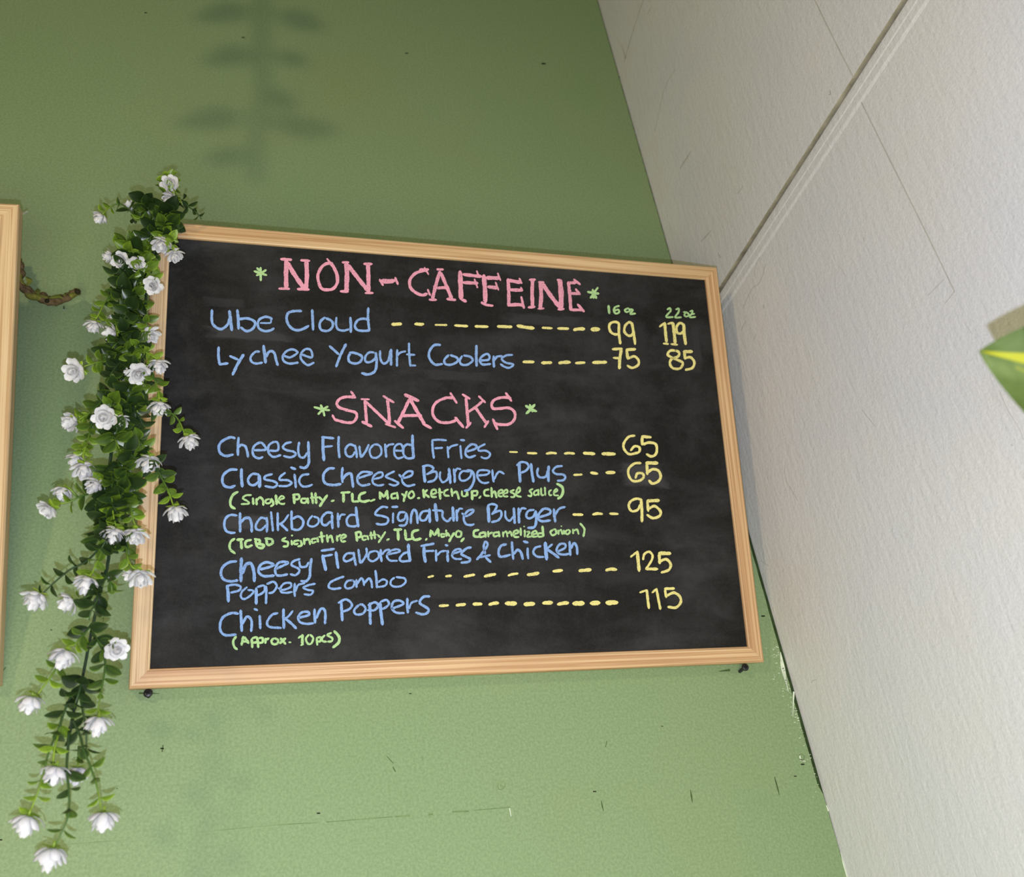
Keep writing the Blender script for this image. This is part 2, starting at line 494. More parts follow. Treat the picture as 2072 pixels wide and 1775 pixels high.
def make_board(origin, ax, az, label, woods, w=0.0162):
    root = bpy.data.objects.new('chalkboard', None)
    COL.objects.link(root)
    ay = np.cross(az, ax)
    root.matrix_world = mat4(ax, ay, az, origin)
    root.empty_display_size = 0.05
    tag(root, label, 'chalkboard', 'pine framed menu chalkboards')
    s = Shape(); s.box((w - 0.003, 0.0036, w - 0.003), (BW - w + 0.003, 0.009, BH - w + 0.003))
    link('writing_panel', s.mesh('writing_panel', [M_slate]), root)['label'] = 'matte black writing panel'
    X, Yv, Z = (1, 0, 0), (0, 1, 0), (0, 0, 1)
    for x, z, o, L, m in (((1, 0, 0), (0, 0, 1), (0, 0, 0), BW, woods[0]), ((0, 0, 1), (-1, 0, 0), (BW, 0, 0), BH, woods[1]),
                          ((-1, 0, 0), (0, 0, -1), (BW, 0, BH), BW, woods[2]), ((0, 0, -1), (1, 0, 0), (0, 0, BH), BH, woods[3])):
        link('frame_rail', rail_mesh(L, w, m), root, mat4(x, Yv, z, o))
    return root

board = make_board(bo, bx, bz, 'pine framed chalkboard menu listing non-caffeine drinks and snacks in coloured chalk',
                   [WOODS[1], WOODS[1], WOODS[0], WOODS[2]])
# the neighbour: same kind of board, leaning and hung a little crooked
roll = math.radians(2.4)
ax2 = np.array([math.cos(roll), -math.sin(TILT) * math.sin(roll), math.cos(TILT) * math.sin(roll)])
az2 = np.array([-math.sin(roll), -math.sin(TILT) * math.cos(roll), math.cos(TILT) * math.cos(roll)])
corner2 = at(38.5, 411.5, -0.14)
bo2 = corner2 - ax2 * BW - az2 * BH
board2 = make_board(bo2, ax2, az2, 'second pine framed chalkboard at the left edge, only its right rail showing',
                    [WOODS[2], WOODS[2], WOODS[2], WOODS[0]])
s = Shape()
m2 = np.array(board2.matrix_world.inverted())
tl = lambda P: (m2 @ np.array([*P, 1]))[:3]
s.tube([tl(at(24, 446, -0.112)), tl(at(40, 437, -0.10)), tl(at(54.5, 428.5, -0.085))], 0.0008, 6)
link('hanging_pin', s.mesh('hanging_pin', [plain('pale_wire', rgb(214, 212, 200), 0.4, 0.5)]), board2)['label'] = 'pale hanging pin sticking out behind the frame'

# ------------------------------------------------------------------ chalk writing
CH = {'pink': chalk('chalk_pink', rgb(222, 152, 172)), 'blue': chalk('chalk_blue', rgb(132, 164, 214)),
      'green': chalk('chalk_green', rgb(168, 202, 142)), 'yellow': chalk('chalk_yellow', rgb(224, 212, 136))}
ZOOM = {'A': (480, 490), 'B': (820, 520), 'C': (400, 590), 'D': (660, 670), 'E': (1040, 590), 'F': (620, 770), 'G': (420, 860), 'H': (780, 860),
        'I': (1000, 860), 'J': (420, 970), 'K': (780, 970), 'L': (1000, 980), 'M': (420, 1080), 'N': (780, 1080), 'O': (1080, 1080), 'P': (420, 1160)}
chalk_rng = random.Random(3)
lift_n = [0]

def stroke(shape, pts, width):
    pts = smooth_line(pts, max(1.0, width * 0.22))
    width *= 1.0
    n = len(pts)
    cum = [0.0]
    for i in range(1, n):
        cum.append(cum[-1] + np.linalg.norm(pts[i] - pts[i - 1]))
    L, R = [], []
    ph1, ph2 = chalk_rng.random() * 6, chalk_rng.random() * 6
    lift_n[0] += 1
    dep = 0.0036 - 0.00025 - (lift_n[0] % 40) * 4e-6
    for i, p in enumerate(pts):
        t = pts[min(i + 1, n - 1)] - pts[max(i - 1, 0)]
        t = t / (np.linalg.norm(t) + 1e-9)
        nn = np.array([-t[1], t[0]])
        e = min(cum[i], cum[-1] - cum[i]) / (width * 0.45)
        prof = 0.62 + 0.38 * min(1, e)
        wob = 1 + 0.07 * math.sin(cum[i] / width * 2.3 + ph1) + chalk_rng.uniform(-0.07, 0.07)
        w = width * 0.5 * prof * wob
        c = p + nn * chalk_rng.uniform(-0.03, 0.03) * width
        for side, out in ((1, L), (-1, R)):
            x, z = on_board(*(c + nn * w * side), depth=dep)
            out.append((x, dep, z))
    d0 = (pts[0] - pts[1]); d0 = d0 / (np.linalg.norm(d0) + 1e-9)
    d1 = (pts[-1] - pts[-2]); d1 = d1 / (np.linalg.norm(d1) + 1e-9)
    caps = []
    for p, d in ((pts[0], d0), (pts[-1], d1)):
        x, z = on_board(*(p + d * width * 0.22), depth=dep); caps.append((x, dep, z))
    shape.add(L + R + caps, [(i, i + 1, n + i + 1, n + i) for i in range(n - 1)] + [(0, n, 2 * n), (n - 1, 2 * n + 1, 2 * n - 1)])

def write(name, colour, label, text):
    s = Shape()
    zoom, sc = None, 1
    for line in text.strip().splitlines():
        for item in line.split('|'):
            item = item.strip()
            if not item:
                continue
            if item[0] == '@':
                zoom = ZOOM[item[1]]; sc = 4.2286 if item[1] == 'F' else 4.144 if item[1] == 'P' else 5.18
                continue
            w, rest = item.split(':')
            v = [float(c) for c in rest.replace(',', ' ').split()]
            pts = [(zoom[0] + v[i] / sc, zoom[1] + v[i + 1] / sc) for i in range(0, len(v), 2)]
            stroke(s, pts, float(w) / sc)
    o = link(name, s.mesh(name, [CH[colour]]), board)
    o['label'] = label

write('chalk_heading', 'pink', 'pink chalk heading NON-CAFFEINE', '''
@A|45:515,190 512,330 515,482|30:455,178 570,185|25:435,487 550,490|45:525,215 600,340 700,485|45:725,200 730,350 720,490|28:665,190 760,197|28:630,492 755,497
32:1000,222 930,228 880,270 845,350 860,440 890,490 950,500 1010,485 1050,420 1045,340 1010,260 970,215|36:1052,420 1045,340 1012,262|20:940,172 965,205 1000,240
48:1140,215 1150,300 1145,520|25:1100,212 1170,212|28:1080,515 1165,520|42:1160,240 1260,370 1370,510|42:1370,230 1375,350 1375,530|28:1325,228 1415,230|25:1340,533 1425,533
46:1510,405 1580,412 1650,405|24:1492,390 1530,455|24:1655,370 1685,445
@B|32:235,140 180,145 110,170 60,220 45,270 60,330 120,380 180,400 230,385|18:200,110 245,185|22:235,340 262,405|26:150,132 245,132
36:365,150 330,260 285,435|36:372,165 430,300 490,445|24:330,130 400,132|26:250,447 328,450|28:435,440 530,452|32:335,326 440,320|18:295,305 320,320
48:575,150 580,300 585,445|32:590,445 640,468|34:605,183 720,197 800,205|18:748,145 775,215|34:605,268 760,275|18:725,230 758,325
46:822,190 835,330 840,480|26:795,475 840,500 920,512|40:850,218 985,222|18:968,168 1000,250|36:865,312 970,325|18:945,262 978,350
36:1078,230 1085,380 1085,515|36:1085,245 1210,268|20:1195,222 1222,280|34:1095,345 1230,350|20:1210,318 1225,345|36:1085,505 1170,500 1240,505|24:1215,415 1245,540
38:1335,235 1330,380 1335,530|26:1300,240 1365,238|28:1288,530 1360,522
40:1415,260 1425,400 1415,540|20:1395,265 1455,265|20:1390,543 1455,540|42:1430,270 1520,400 1620,530|52:1620,240 1635,400 1630,545|24:1590,240 1640,248|26:1600,550 1665,545
34:1710,262 1725,400 1735,560|32:1715,272 1790,270|24:1765,235 1835,290|30:1730,382 1830,385|24:1785,335 1832,395|28:1740,555 1855,555|28:1805,495 1875,575
''')
write('chalk_heading', 'pink', 'pink chalk heading SNACKS', '''
@F|24:420,145 350,140 290,155 260,195 280,230 350,255 420,275 430,315 400,355 340,360 240,335|20:380,92 420,150|20:222,295 245,340
26:500,170 508,270 515,365|16:465,160 540,162|24:475,352 560,395|24:505,180 600,270 710,375|26:693,160 705,270 712,375|20:655,132 750,190|18:675,372 765,402
28:880,160 840,250 785,360|30:890,165 950,270 1010,375|30:840,120 960,175|24:755,345 830,408|24:995,368 1070,410|26:820,302 890,300 985,300
24:1260,150 1190,150 1110,190 1080,250 1090,310 1140,355 1220,360 1285,340|20:1230,105 1288,195|24:1272,315 1300,350 1345,402
26:1365,150 1375,260 1385,380|20:1333,118 1400,158|22:1515,170 1450,225 1385,270|18:1472,132 1532,190|24:1445,230 1500,310 1540,365|20:1558,345 1522,402|22:1408,360 1365,408
24:1750,150 1680,145 1610,165 1585,205 1600,240 1660,240 1730,235 1780,270 1780,330 1730,375 1640,375 1610,360|22:1705,105 1755,178|24:1595,330 1635,420
''')
write('chalk_star', 'green', 'green chalk star left of the NON-CAFFEINE heading', '''
@A|26:245,265 247,405|24:175,303 240,325 310,347|24:305,290 250,325 200,350|22:205,270 235,300''')
write('chalk_star', 'green', 'green chalk star right of the NON-CAFFEINE heading', '''
@B|22:2020,320 1960,400|26:1910,365 1970,378 2030,385|28:1965,340 1975,435|28:1940,430 1980,390|26:2005,435 1980,390''')
write('chalk_star', 'green', 'green chalk star left of the SNACKS heading', '''
@F|20:65,228 130,245|20:122,208 140,250 155,305|20:185,222 140,250 100,290|18:200,255 140,250''')
write('chalk_star', 'green', 'green chalk star right of the SNACKS heading', '''
@F|22:1875,215 1920,245 1970,265|22:1955,205 1920,245 1880,285|18:1910,205 1935,270''')
write('chalk_line', 'blue', 'blue chalk line reading Ube Cloud', '''
@C|28:150,190 148,290 165,350 240,395 310,350 335,280|32:332,200 345,300 358,410
30:415,190 425,290 428,395|28:430,290 520,282 590,310 600,350 570,395 510,415 450,375
26:765,300 770,280 710,265 650,290 630,335 642,385 700,415 760,408 800,385|18:655,330 760,328 768,290
28:1090,205 1010,205 950,225 932,280 950,345 1000,395 1060,405 1120,385 1165,358|28:1200,190 1205,300 1210,405
26:1335,270 1290,310 1278,360 1300,405 1370,410 1415,365 1405,310 1340,278|24:1455,270 1450,340 1470,395 1530,410 1585,395|28:1600,270 1605,350 1605,430
26:1800,300 1740,285 1680,300 1648,355 1670,400 1730,412 1805,408|26:1788,170 1785,290 1800,410
''')
write('chalk_line', 'blue', 'blue chalk line reading Lychee Yogurt Coolers', '''
@C|28:220,580 218,680 230,765|26:225,765 320,752|26:335,675 425,715|32:482,660 420,760 365,875
24:650,630 600,635 555,690 565,735 610,755 680,745|32:690,565 700,650 712,750|28:715,690 740,640 775,625 805,650 820,710 840,775
24:900,672 970,690 1045,640 1000,608 940,620 895,670 900,725 960,755 1055,745|24:1090,660 1195,690 1185,615 1130,605 1085,650 1085,710 1150,770 1220,745
26:1380,570 1480,660|28:1555,550 1500,660 1450,790|26:1590,640 1650,645 1720,680 1705,735 1650,755 1590,735 1580,685 1600,650
@D|24:505,225 450,225 410,270 415,320 460,325 510,290 525,240|28:520,225 528,330 510,420 440,455 370,440|24:565,205 568,290 600,340 650,310 675,200|28:680,190 680,360
24:745,195 742,280 742,370|22:745,260 780,225 835,212|24:868,125 870,240 882,370|22:840,245 930,250|20:885,360 940,362
26:1200,145 1130,150 1080,220 1085,290 1140,350 1220,345|24:1285,250 1240,300 1250,345 1310,352 1375,320 1370,280 1300,252|24:1425,260 1400,310 1420,350 1480,352 1535,310 1510,270 1440,255
28:1575,150 1573,260 1577,370|24:1620,310 1700,300 1710,260 1680,240 1630,270 1610,310 1640,350 1725,345|26:1755,260 1755,320 1760,380|24:1762,310 1790,270 1845,262|22:1955,250 1890,255 1840,290 1880,330 1960,350 1920,385 1870,375 1825,345
''')
write('chalk_line', 'blue', 'blue chalk line reading Cheesy Flavored Fries', '''
@G|28:290,140 240,130 160,165 120,220 130,290 190,325 270,310|28:325,130 318,220 318,320|26:322,240 350,210 395,225 415,280 425,340
25:475,265 605,260 590,210 550,185 490,220 472,280 490,330 540,350 580,335|24:645,270 735,265 735,190 690,180 640,220 640,290 690,335 770,315
24:880,180 820,195 790,235 830,265 900,280 925,310 870,340 795,325|24:960,180 950,260 965,330 1010,340 1045,290|28:1055,175 1060,300 1060,400 1020,450 965,440
32:1210,120 1210,250 1220,375|26:1195,128 1325,140|22:1215,230 1310,222|26:1375,120 1372,230 1382,345|24:1550,225 1490,205 1445,255 1460,320 1510,330 1550,280|24:1545,210 1560,280 1565,345
24:1590,220 1605,340|24:1690,205 1655,280 1610,340|22:1740,205 1700,260 1715,330 1765,345 1815,310 1820,250 1790,210 1740,205|26:1860,200 1865,260 1873,340|22:1870,240 1900,210 1955,200
@H|22:100,270 180,265 165,205 125,205 95,240 95,310 130,350 190,335|24:280,215 225,205 190,240 190,310 230,350 300,345|30:283,105 285,220 295,350
24:490,155 495,260 508,350|22:485,160 560,155 640,162|22:515,245 600,240|22:650,225 655,290 660,345|22:655,260 690,225 760,205|22:785,215 790,290 797,355|26:785,158 830,162
24:850,280 940,250 950,215 900,205 850,250 840,310 880,340 945,320|22:1045,200 980,235 980,270 1050,270 1095,300 1080,340 1040,350 1000,335
''')
write('chalk_line', 'blue', 'blue chalk line reading Classic Cheese Burger Plus', '''
@G|28:310,470 240,470 170,520 155,590 180,640 240,655 290,635|32:355,460 355,560 365,650|26:540,520 470,515 425,570 440,620 490,630 540,590|38:540,525 545,590 545,655
24:680,515 610,535 600,570 690,590 730,620 690,655 600,640|24:815,500 760,545 760,575 840,580 880,610 830,640 745,640|26:910,515 920,590 925,660|26:870,445 925,465|24:1065,515 990,530 960,590 990,640 1045,645 1100,625
28:1330,455 1270,460 1220,510 1215,580 1250,620 1320,630 1400,620|26:1415,445 1408,530 1415,605|28:1418,570 1450,525 1500,510 1515,570 1525,655
24:1575,560 1720,510 1690,495 1620,495 1575,540 1575,600 1620,635 1705,620|22:1735,570 1825,545 1830,500 1780,505 1735,550 1735,610 1790,635 1850,625|22:1960,485 1890,520 1870,545 1950,580 2000,610 1960,635 1900,620
@H|24:140,520 185,555 270,530 280,490 230,490 180,540 180,600 230,640 310,625
32:400,430 405,520 415,600|24:385,435 450,425 500,450 480,490 430,520|24:440,510 520,490 540,530 510,580 440,600|22:575,490 570,550 600,600 650,570 665,500|28:665,455 675,540 680,615
26:715,460 725,540 725,605|22:725,500 750,460 790,465|22:880,490 810,485 775,530 790,580 840,580 890,540 900,490|26:850,475 910,490 930,560 910,630 870,680 825,690
22:970,530 1060,520 1090,490 1050,475 980,480 960,530 990,590 1040,610 1085,600|24:1120,470 1125,540 1135,600|22:1140,570 1170,510 1200,490 1245,515
32:1400,400 1405,500 1412,600|24:1375,425 1420,390 1480,400 1500,440 1470,480 1425,500|28:1525,405 1535,500 1552,600|24:1600,450 1590,510 1620,550 1680,540 1705,470|30:1712,430 1705,520 1710,595|24:1855,430 1790,440 1755,480 1790,515 1860,520 1885,550 1860,580 1800,585
''')
write('chalk_line', 'blue', 'blue chalk line reading Chalkboard Signature Burger', '''
@J|26:310,380 240,375 190,410 175,480 195,540 240,560 290,560|28:340,350 340,450 342,555|28:350,450 390,410 440,410 460,470 462,555
24:625,420 560,405 510,470 510,520 560,530 615,480|26:620,400 625,480 620,555|24:665,340 675,440 685,545|26:735,350 735,450 738,540|22:850,370 800,440 750,475|26:755,460 800,500 840,540
26:880,330 880,430 885,530|26:890,415 950,390 1000,430 995,490 950,530 895,525|22:1100,380 1060,430 1055,480 1110,495 1160,460 1160,410 1110,390|26:1310,355 1250,350 1200,400 1200,465 1240,480 1290,440|28:1305,370 1305,450 1310,520
26:1365,355 1368,430 1372,505|22:1375,430 1400,375 1445,370|24:1570,380 1500,375 1460,420 1470,480 1530,495 1580,480|30:1555,290 1565,390 1580,500
24:1890,295 1830,290 1775,330 1760,370 1830,385 1890,410 1880,460 1820,475 1765,465
@K|22:80,350 78,460|26:65,290 130,288|24:205,345 150,350 130,400 150,435 200,415 215,360|24:215,350 230,420 205,480 140,485|26:265,465 270,380 295,320 325,350 338,465
24:460,330 390,340 360,390 375,430 420,425 450,370|28:460,310 465,455|34:520,255 530,340 540,440|24:490,325 600,330|24:600,330 600,400 650,440 690,400|32:705,290 715,440|26:745,320 750,440|22:750,350 775,310 810,310
24:800,355 850,385 920,340 915,320 860,335 820,400 840,465 890,480 930,470|34:1075,280 1080,360 1085,450|24:1070,280 1110,260 1165,275 1150,320 1115,370|24:1120,360 1200,330 1215,380 1180,430 1110,450
22:1255,330 1260,400 1300,435 1340,390|28:1345,300 1350,390 1355,465|28:1395,300 1400,460|24:1405,350 1430,305 1475,310|24:1560,320 1500,330 1475,380 1500,410 1550,390 1575,330|28:1575,330 1580,430 1560,500 1490,510
26:1610,400 1720,360 1720,320 1660,310 1610,360 1600,410 1640,440 1730,430|28:1765,310 1770,380 1780,450|24:1775,380 1820,310 1885,290
''')
write('chalk_line', 'blue', 'blue chalk line reading Cheesy Flavored Fries & Chicken', '''
@M|28:305,290 230,300 160,350 140,420 170,480 240,500 320,490|34:355,255 350,380 350,505|34:365,420 400,330 455,315 485,400 490,505
28:550,375 650,350 690,325 620,300 555,330 535,400 590,445 700,440|26:715,370 840,310 800,295 740,310 710,370 720,430 770,440 840,425|24:970,265 900,290 880,330 950,365 960,400 920,435 865,425
24:960,290 975,345 1030,345 1060,300|28:1090,260 1075,360 1070,450 1030,500 975,495|36:1205,225 1220,300 1240,385|26:1190,180 1330,160|24:1200,240 1310,220|30:1345,190 1355,280 1370,365
24:1530,205 1460,210 1425,260 1450,290 1510,270 1540,235|26:1530,195 1540,260 1555,335|26:1580,165 1600,310|24:1665,150 1665,220 1610,310|22:1760,180 1700,200 1685,260 1730,290 1790,250 1790,200 1760,180
26:1815,165 1815,230 1825,295|22:1830,220 1860,180 1910,165|22:1880,220 2010,190 1990,165 1920,180 1880,230 1910,280 1990,285
@N|24:250,190 190,210 150,260 170,290 260,285|32:240,110 245,200 260,290|34:405,135 405,220 420,300|26:370,130 510,105|22:400,185 510,180|24:530,170 530,230 532,290|22:540,230 580,190 640,180|28:655,175 650,230 655,295|26:625,120 655,125
22:700,215 790,180 760,160 710,190 700,240 740,265 800,265|26:900,145 850,155 795,210 840,240 885,265 870,295 790,305
24:955,275 1010,210 1070,120 1045,85 1030,140 1045,215|22:985,250 1100,225|26:1050,250 1105,300|26:1270,110 1210,130 1185,190 1200,240 1260,235 1310,220
26:1325,85 1330,170 1340,270|28:1345,215 1385,170 1420,200 1440,270|26:1490,150 1490,210 1497,265|26:1445,80 1495,95|24:1630,130 1570,150 1550,200 1590,240 1660,245
36:1675,90 1680,180 1690,275|22:1750,110 1690,160|28:1695,165 1760,210 1820,255|24:1800,190 1880,150 1880,110 1830,110 1795,160 1810,205 1870,220 1930,210|26:1930,80 1932,150 1938,230|26:1940,160 1975,100 2005,140 2010,220
''')
write('chalk_line', 'blue', 'blue chalk line reading Poppers Combo', '''
@M|34:205,545 215,620 218,715|24:195,550 280,535 345,555 330,595 240,620|22:415,560 360,610 350,665 390,685 460,640 480,600 420,590|32:510,570 510,650 510,740|24:520,560 590,545 600,590 570,625 520,650
26:615,550 615,640 612,735|24:620,530 690,505 725,550 690,610 640,625|22:740,570 790,590 870,560 870,520 810,520 770,560 770,610 830,620 890,610|26:915,520 910,590 915,660|22:920,610 950,540 1020,520|22:1130,525 1060,540 1005,565 1050,590 1105,600 1080,640 1010,635
24:1430,450 1370,470 1290,510 1270,560 1320,580 1400,570|22:1530,490 1470,495 1440,540 1460,575 1520,560 1540,510 1510,485|24:1560,480 1562,565|24:1565,530 1610,470 1635,500 1640,545|24:1645,520 1690,470 1715,500 1725,570|26:1760,385 1770,480 1775,570|22:1785,510 1840,480 1880,500 1860,545 1785,560
@N|22:95,460 60,490 55,530 90,555 160,550 210,510 200,470 150,460 110,455
''')
write('chalk_line', 'blue', 'blue chalk line reading Chicken Poppers', '''
@P|22:260,340 200,335 130,370 105,430 110,485 150,520 240,515|24:278,310 282,400 287,490|22:290,430 330,365 365,390 370,440 365,490|22:437,355 440,410 442,467|22:390,300 420,312
20:590,335 540,350 500,410 520,450 620,460|24:637,300 637,380 640,465|18:715,315 680,360 640,390|22:650,380 700,420 745,465|20:765,375 850,350 840,325 790,330 760,370 775,410 830,425 890,420|22:897,300 897,360 903,420|22:910,380 950,300 985,320 985,425
24:1120,240 1125,320 1130,400|20:1095,250 1160,220 1210,260 1190,300 1130,325|20:1270,265 1230,310 1245,345 1300,340 1325,300 1300,265 1270,265|24:1360,250 1362,340 1365,430|20:1340,310 1400,310 1430,270 1400,245 1345,270
26:1445,245 1455,340 1467,435|20:1450,240 1500,225 1520,260 1480,295 1440,300|20:1540,300 1640,260 1610,230 1560,240 1545,290 1580,330 1650,335|22:1675,210 1675,270 1680,335|18:1690,300 1710,250 1760,230|22:1865,195 1810,200 1780,250 1850,300 1840,335 1800,345 1745,330
''')
write('chalk_note', 'green', 'green chalk note reading (Single Patty. TLC. Mayo. Ketchup, cheese sauce)', '''
@G|28:320,700 270,730 240,790 245,850 290,880|20:460,735 400,740 370,770 420,800 430,825 350,830|26:475,765 480,835|24:510,770 515,840|24:515,790 550,760 580,790 585,845|20:650,775 610,790 615,820 655,815 665,775|24:670,770 690,830 660,855|30:715,735 725,835|20:745,790 800,765 780,745 750,770 750,815 790,830 810,820
30:905,740 910,825|24:890,735 950,730 960,770 920,785|22:1045,775 990,775 985,810 1025,815 1045,780|26:1050,765 1055,825|26:1090,710 1105,825|26:1130,710 1140,825|22:1075,765 1160,760|26:1165,755 1205,790|28:1255,735 1210,800 1175,855|22:1295,800 1330,790
24:1395,712 1495,705|30:1425,715 1425,810|28:1515,715 1520,805|24:1520,805 1590,800|28:1660,705 1600,730 1590,780 1630,805 1700,790|22:1705,800 1755,780|26:1805,700 1810,780|26:1815,710 1850,750 1880,690|26:1880,685 1890,780|22:1975,715 1930,730 1935,770 1975,765|24:1985,705 1995,780
@H|22:170,720 205,750|26:225,695 200,760 190,805|22:265,695 240,740 265,770 300,740 285,700 265,695|24:335,770 360,765|26:395,675 405,765|24:440,680 410,715 460,760|22:485,730 530,710 520,680 485,690 485,750 535,755|26:565,665 575,780|20:550,710 600,705|22:660,675 620,695 620,735 670,745
24:690,665 700,750|24:705,720 740,700 760,740 770,780|20:800,690 805,740 840,745 855,700|20:858,700 862,745|28:905,690 910,785|22:910,695 960,695 955,735 915,740|22:1000,745 980,770|22:1085,675 1040,690 1040,735 1090,745|24:1110,655 1115,760|24:1120,720 1145,700 1165,765
20:1180,725 1230,705 1215,680 1185,700 1190,745 1225,750|20:1235,725 1280,705 1270,680 1240,700 1240,745 1285,750|20:1350,680 1310,700 1350,725 1345,755 1310,755|20:1375,720 1410,690 1400,655 1375,690 1375,740 1425,755
20:1545,670 1510,690 1530,715 1525,745 1490,740|18:1600,680 1560,700 1560,735 1595,730|22:1600,675 1605,740|20:1630,660 1635,730 1660,735|20:1670,650 1675,740|18:1740,680 1715,700 1720,735 1745,735|18:1760,715 1800,690 1790,670 1765,700 1770,735 1815,740|28:1795,615 1850,650 1860,700 1840,750 1805,775
''')
write('chalk_note', 'green', 'green chalk note reading (TCBD Signature Patty, TLC, Mayo, Caramelized Onion)', '''
@J|26:285,620 240,660 235,730 290,780|30:305,635 375,630|30:350,640 358,730|26:460,635 405,650 395,695 420,710 470,690|28:500,640 520,710|26:490,625 545,640 540,670 515,675|28:520,675 590,690 570,720 525,715|28:615,620 625,690|26:600,620 670,630 680,670 630,695
24:820,610 785,640 840,660 835,700 790,705|24:880,640 885,690|26:878,590 892,590|22:960,640 910,650 910,680 950,675|24:975,640 985,690 945,705|24:1010,620 1015,685|24:1015,640 1060,630 1075,685|22:1145,620 1095,630 1100,665 1140,655|24:1150,610 1160,660|26:1190,550 1205,665|22:1165,605 1230,595|24:1250,580 1260,660|24:1265,620 1295,595 1315,665
24:1355,590 1360,650|22:1365,605 1395,580|22:1400,625 1450,600 1430,580 1400,600 1405,650 1450,650|28:1555,555 1568,650|24:1545,560 1600,555 1605,600 1570,610|20:1670,595 1625,600 1630,635 1665,630|22:1675,590 1685,635|24:1710,550 1720,630|24:1745,540 1755,625|20:1695,590 1770,580|22:1780,580 1810,610|22:1865,550 1820,620 1790,665|20:1875,640 1905,625
@K|26:85,530 170,525|30:130,530 135,640|28:205,530 215,635|24:215,635 275,625|28:350,530 290,550 280,600 310,635 375,620|24:435,620 420,640|26:475,530 470,605|26:480,540 515,580 550,520|26:550,515 560,600|20:625,575 585,575 590,605 625,595|22:635,530 640,600|22:650,560 672,600|26:720,560 690,610 665,655|22:770,535 740,560 745,600 785,600 795,560 770,540|24:825,615 790,655
26:980,530 930,545 930,595 985,605|24:1040,555 990,570 995,605 1040,595|26:1045,550 1050,610|22:1075,545 1080,605|22:1085,575 1120,555|22:1180,555 1135,565 1140,600 1180,590|24:1185,545 1195,605|20:1230,550 1235,605|20:1235,570 1265,548 1280,605|20:1285,570 1308,548 1325,600|22:1345,575 1390,560 1380,535 1345,550 1350,600 1400,605
24:1415,510 1420,590|22:1460,530 1460,605|22:1448,495 1458,495|20:1480,550 1510,555 1485,600 1535,600|20:1535,580 1585,565 1570,540 1535,565 1545,600 1590,600|20:1645,565 1600,570 1605,600 1650,600|26:1645,490 1655,600
@L|22:620,475 590,500 610,535 650,515 640,475 620,475|20:670,480 675,528|20:680,492 702,480 715,528|20:730,480 732,525|22:700,440 708,440|20:775,475 745,500 765,525 795,500 780,475|20:825,470 828,520|20:835,488 868,475 885,525|22:900,410 945,470 935,550
''')
write('chalk_note', 'green', 'green chalk note reading (Approx. 10pcs)', '''
@P|20:240,530 215,570 225,620 250,640|22:300,530 285,605|22:310,535 345,590|20:290,575 345,570|22:370,550 375,625|20:375,545 410,540 415,575 380,585|20:420,550 425,625|20:430,545 460,545 460,580 430,585|20:485,545 485,590|20:490,560 515,545|20:555,545 535,570 550,595 585,590 590,560 560,545|22:610,545 655,595|22:655,545 605,590|14:680,580 700,580
16:760,545 795,520|24:795,515 795,600|14:780,605 805,598|18:850,515 825,550 840,590 870,590 885,545 860,515|18:915,540 920,605|18:920,540 950,540 945,570 925,575|18:985,520 960,545 965,570 1000,575|18:1040,500 1005,520 1045,545 1040,570 1005,575|24:1060,485 1100,530 1100,580 1050,625
''')
write('chalk_size', 'green', 'green chalk column head 16 oz', '''
@E|26:990,145 995,190 1000,232|20:1105,150 1060,165 1045,200 1065,230 1100,220 1095,190 1055,200|18:1200,172 1160,195 1180,215 1215,200 1195,172|20:1215,185 1245,195 1220,235 1275,230''')
write('chalk_size', 'green', 'green chalk column head 22 oz', '''
@E|20:1605,190 1635,175 1640,205 1595,265 1670,268|20:1695,190 1725,180 1725,215 1690,270 1755,270|18:1775,215 1810,220 1835,245 1810,262 1785,250 1800,220|18:1843,210 1870,200 1868,222 1845,268 1905,266|16:1835,248 1895,232''')
write('chalk_price', 'yellow', 'yellow chalk price 99 in the first row', '''
@E|26:1105,335 1060,318 1010,335 998,380 1020,430 1070,450 1100,440|28:1100,330 1100,440 1115,550|26:1235,335 1205,322 1165,360 1158,420 1195,460 1230,460 1248,430|28:1235,325 1255,440 1270,555''')
write('chalk_price', 'yellow', 'yellow chalk price 119 in the first row', '''
@E|22:1525,370 1580,328|30:1580,325 1588,430 1600,530|22:1565,545 1620,550|22:1610,340 1665,325|32:1665,325 1680,440 1690,545|22:1645,550 1715,558|26:1780,350 1740,330 1705,370 1710,430 1750,440 1780,410|32:1780,340 1785,450 1800,555''')
write('chalk_price', 'yellow', 'yellow chalk price 75 in the second row', '''
@E|28:1030,605 1135,600|32:1125,605 1110,700 1105,810|24:1040,695 1115,700|30:1175,610 1275,605|30:1180,615 1195,710|26:1195,705 1260,680 1305,720 1300,770 1240,800 1185,775''')
write('chalk_price', 'yellow', 'yellow chalk price 85 in the second row', '''
@E|26:1700,620 1640,620 1610,660 1650,690 1720,720 1770,750 1740,805 1670,805 1635,760 1650,710 1720,680 1730,640 1690,615|34:1775,630 1870,630|30:1785,640 1795,710|26:1790,700 1850,690 1890,740 1870,800 1795,822''')
write('chalk_price', 'yellow', 'yellow chalk price 65 beside Cheesy Flavored Fries', '''
@I|26:1475,112 1410,125 1360,190 1360,250 1410,305 1470,300 1520,280 1520,235 1470,225 1430,270|30:1545,120 1645,130|30:1550,125 1550,210|28:1560,205 1620,185 1690,200 1705,260 1690,310 1645,330 1595,305''')
write('chalk_price', 'yellow', 'yellow chalk price 65 beside Classic Cheese Burger Plus', '''
@I|26:1540,400 1470,405 1410,460 1410,530 1450,585 1520,585 1565,550 1555,510 1500,510 1480,560|36:1590,398 1715,400|30:1600,405 1605,520|28:1605,500 1660,465 1720,480 1745,540 1720,590 1660,615 1620,580''')
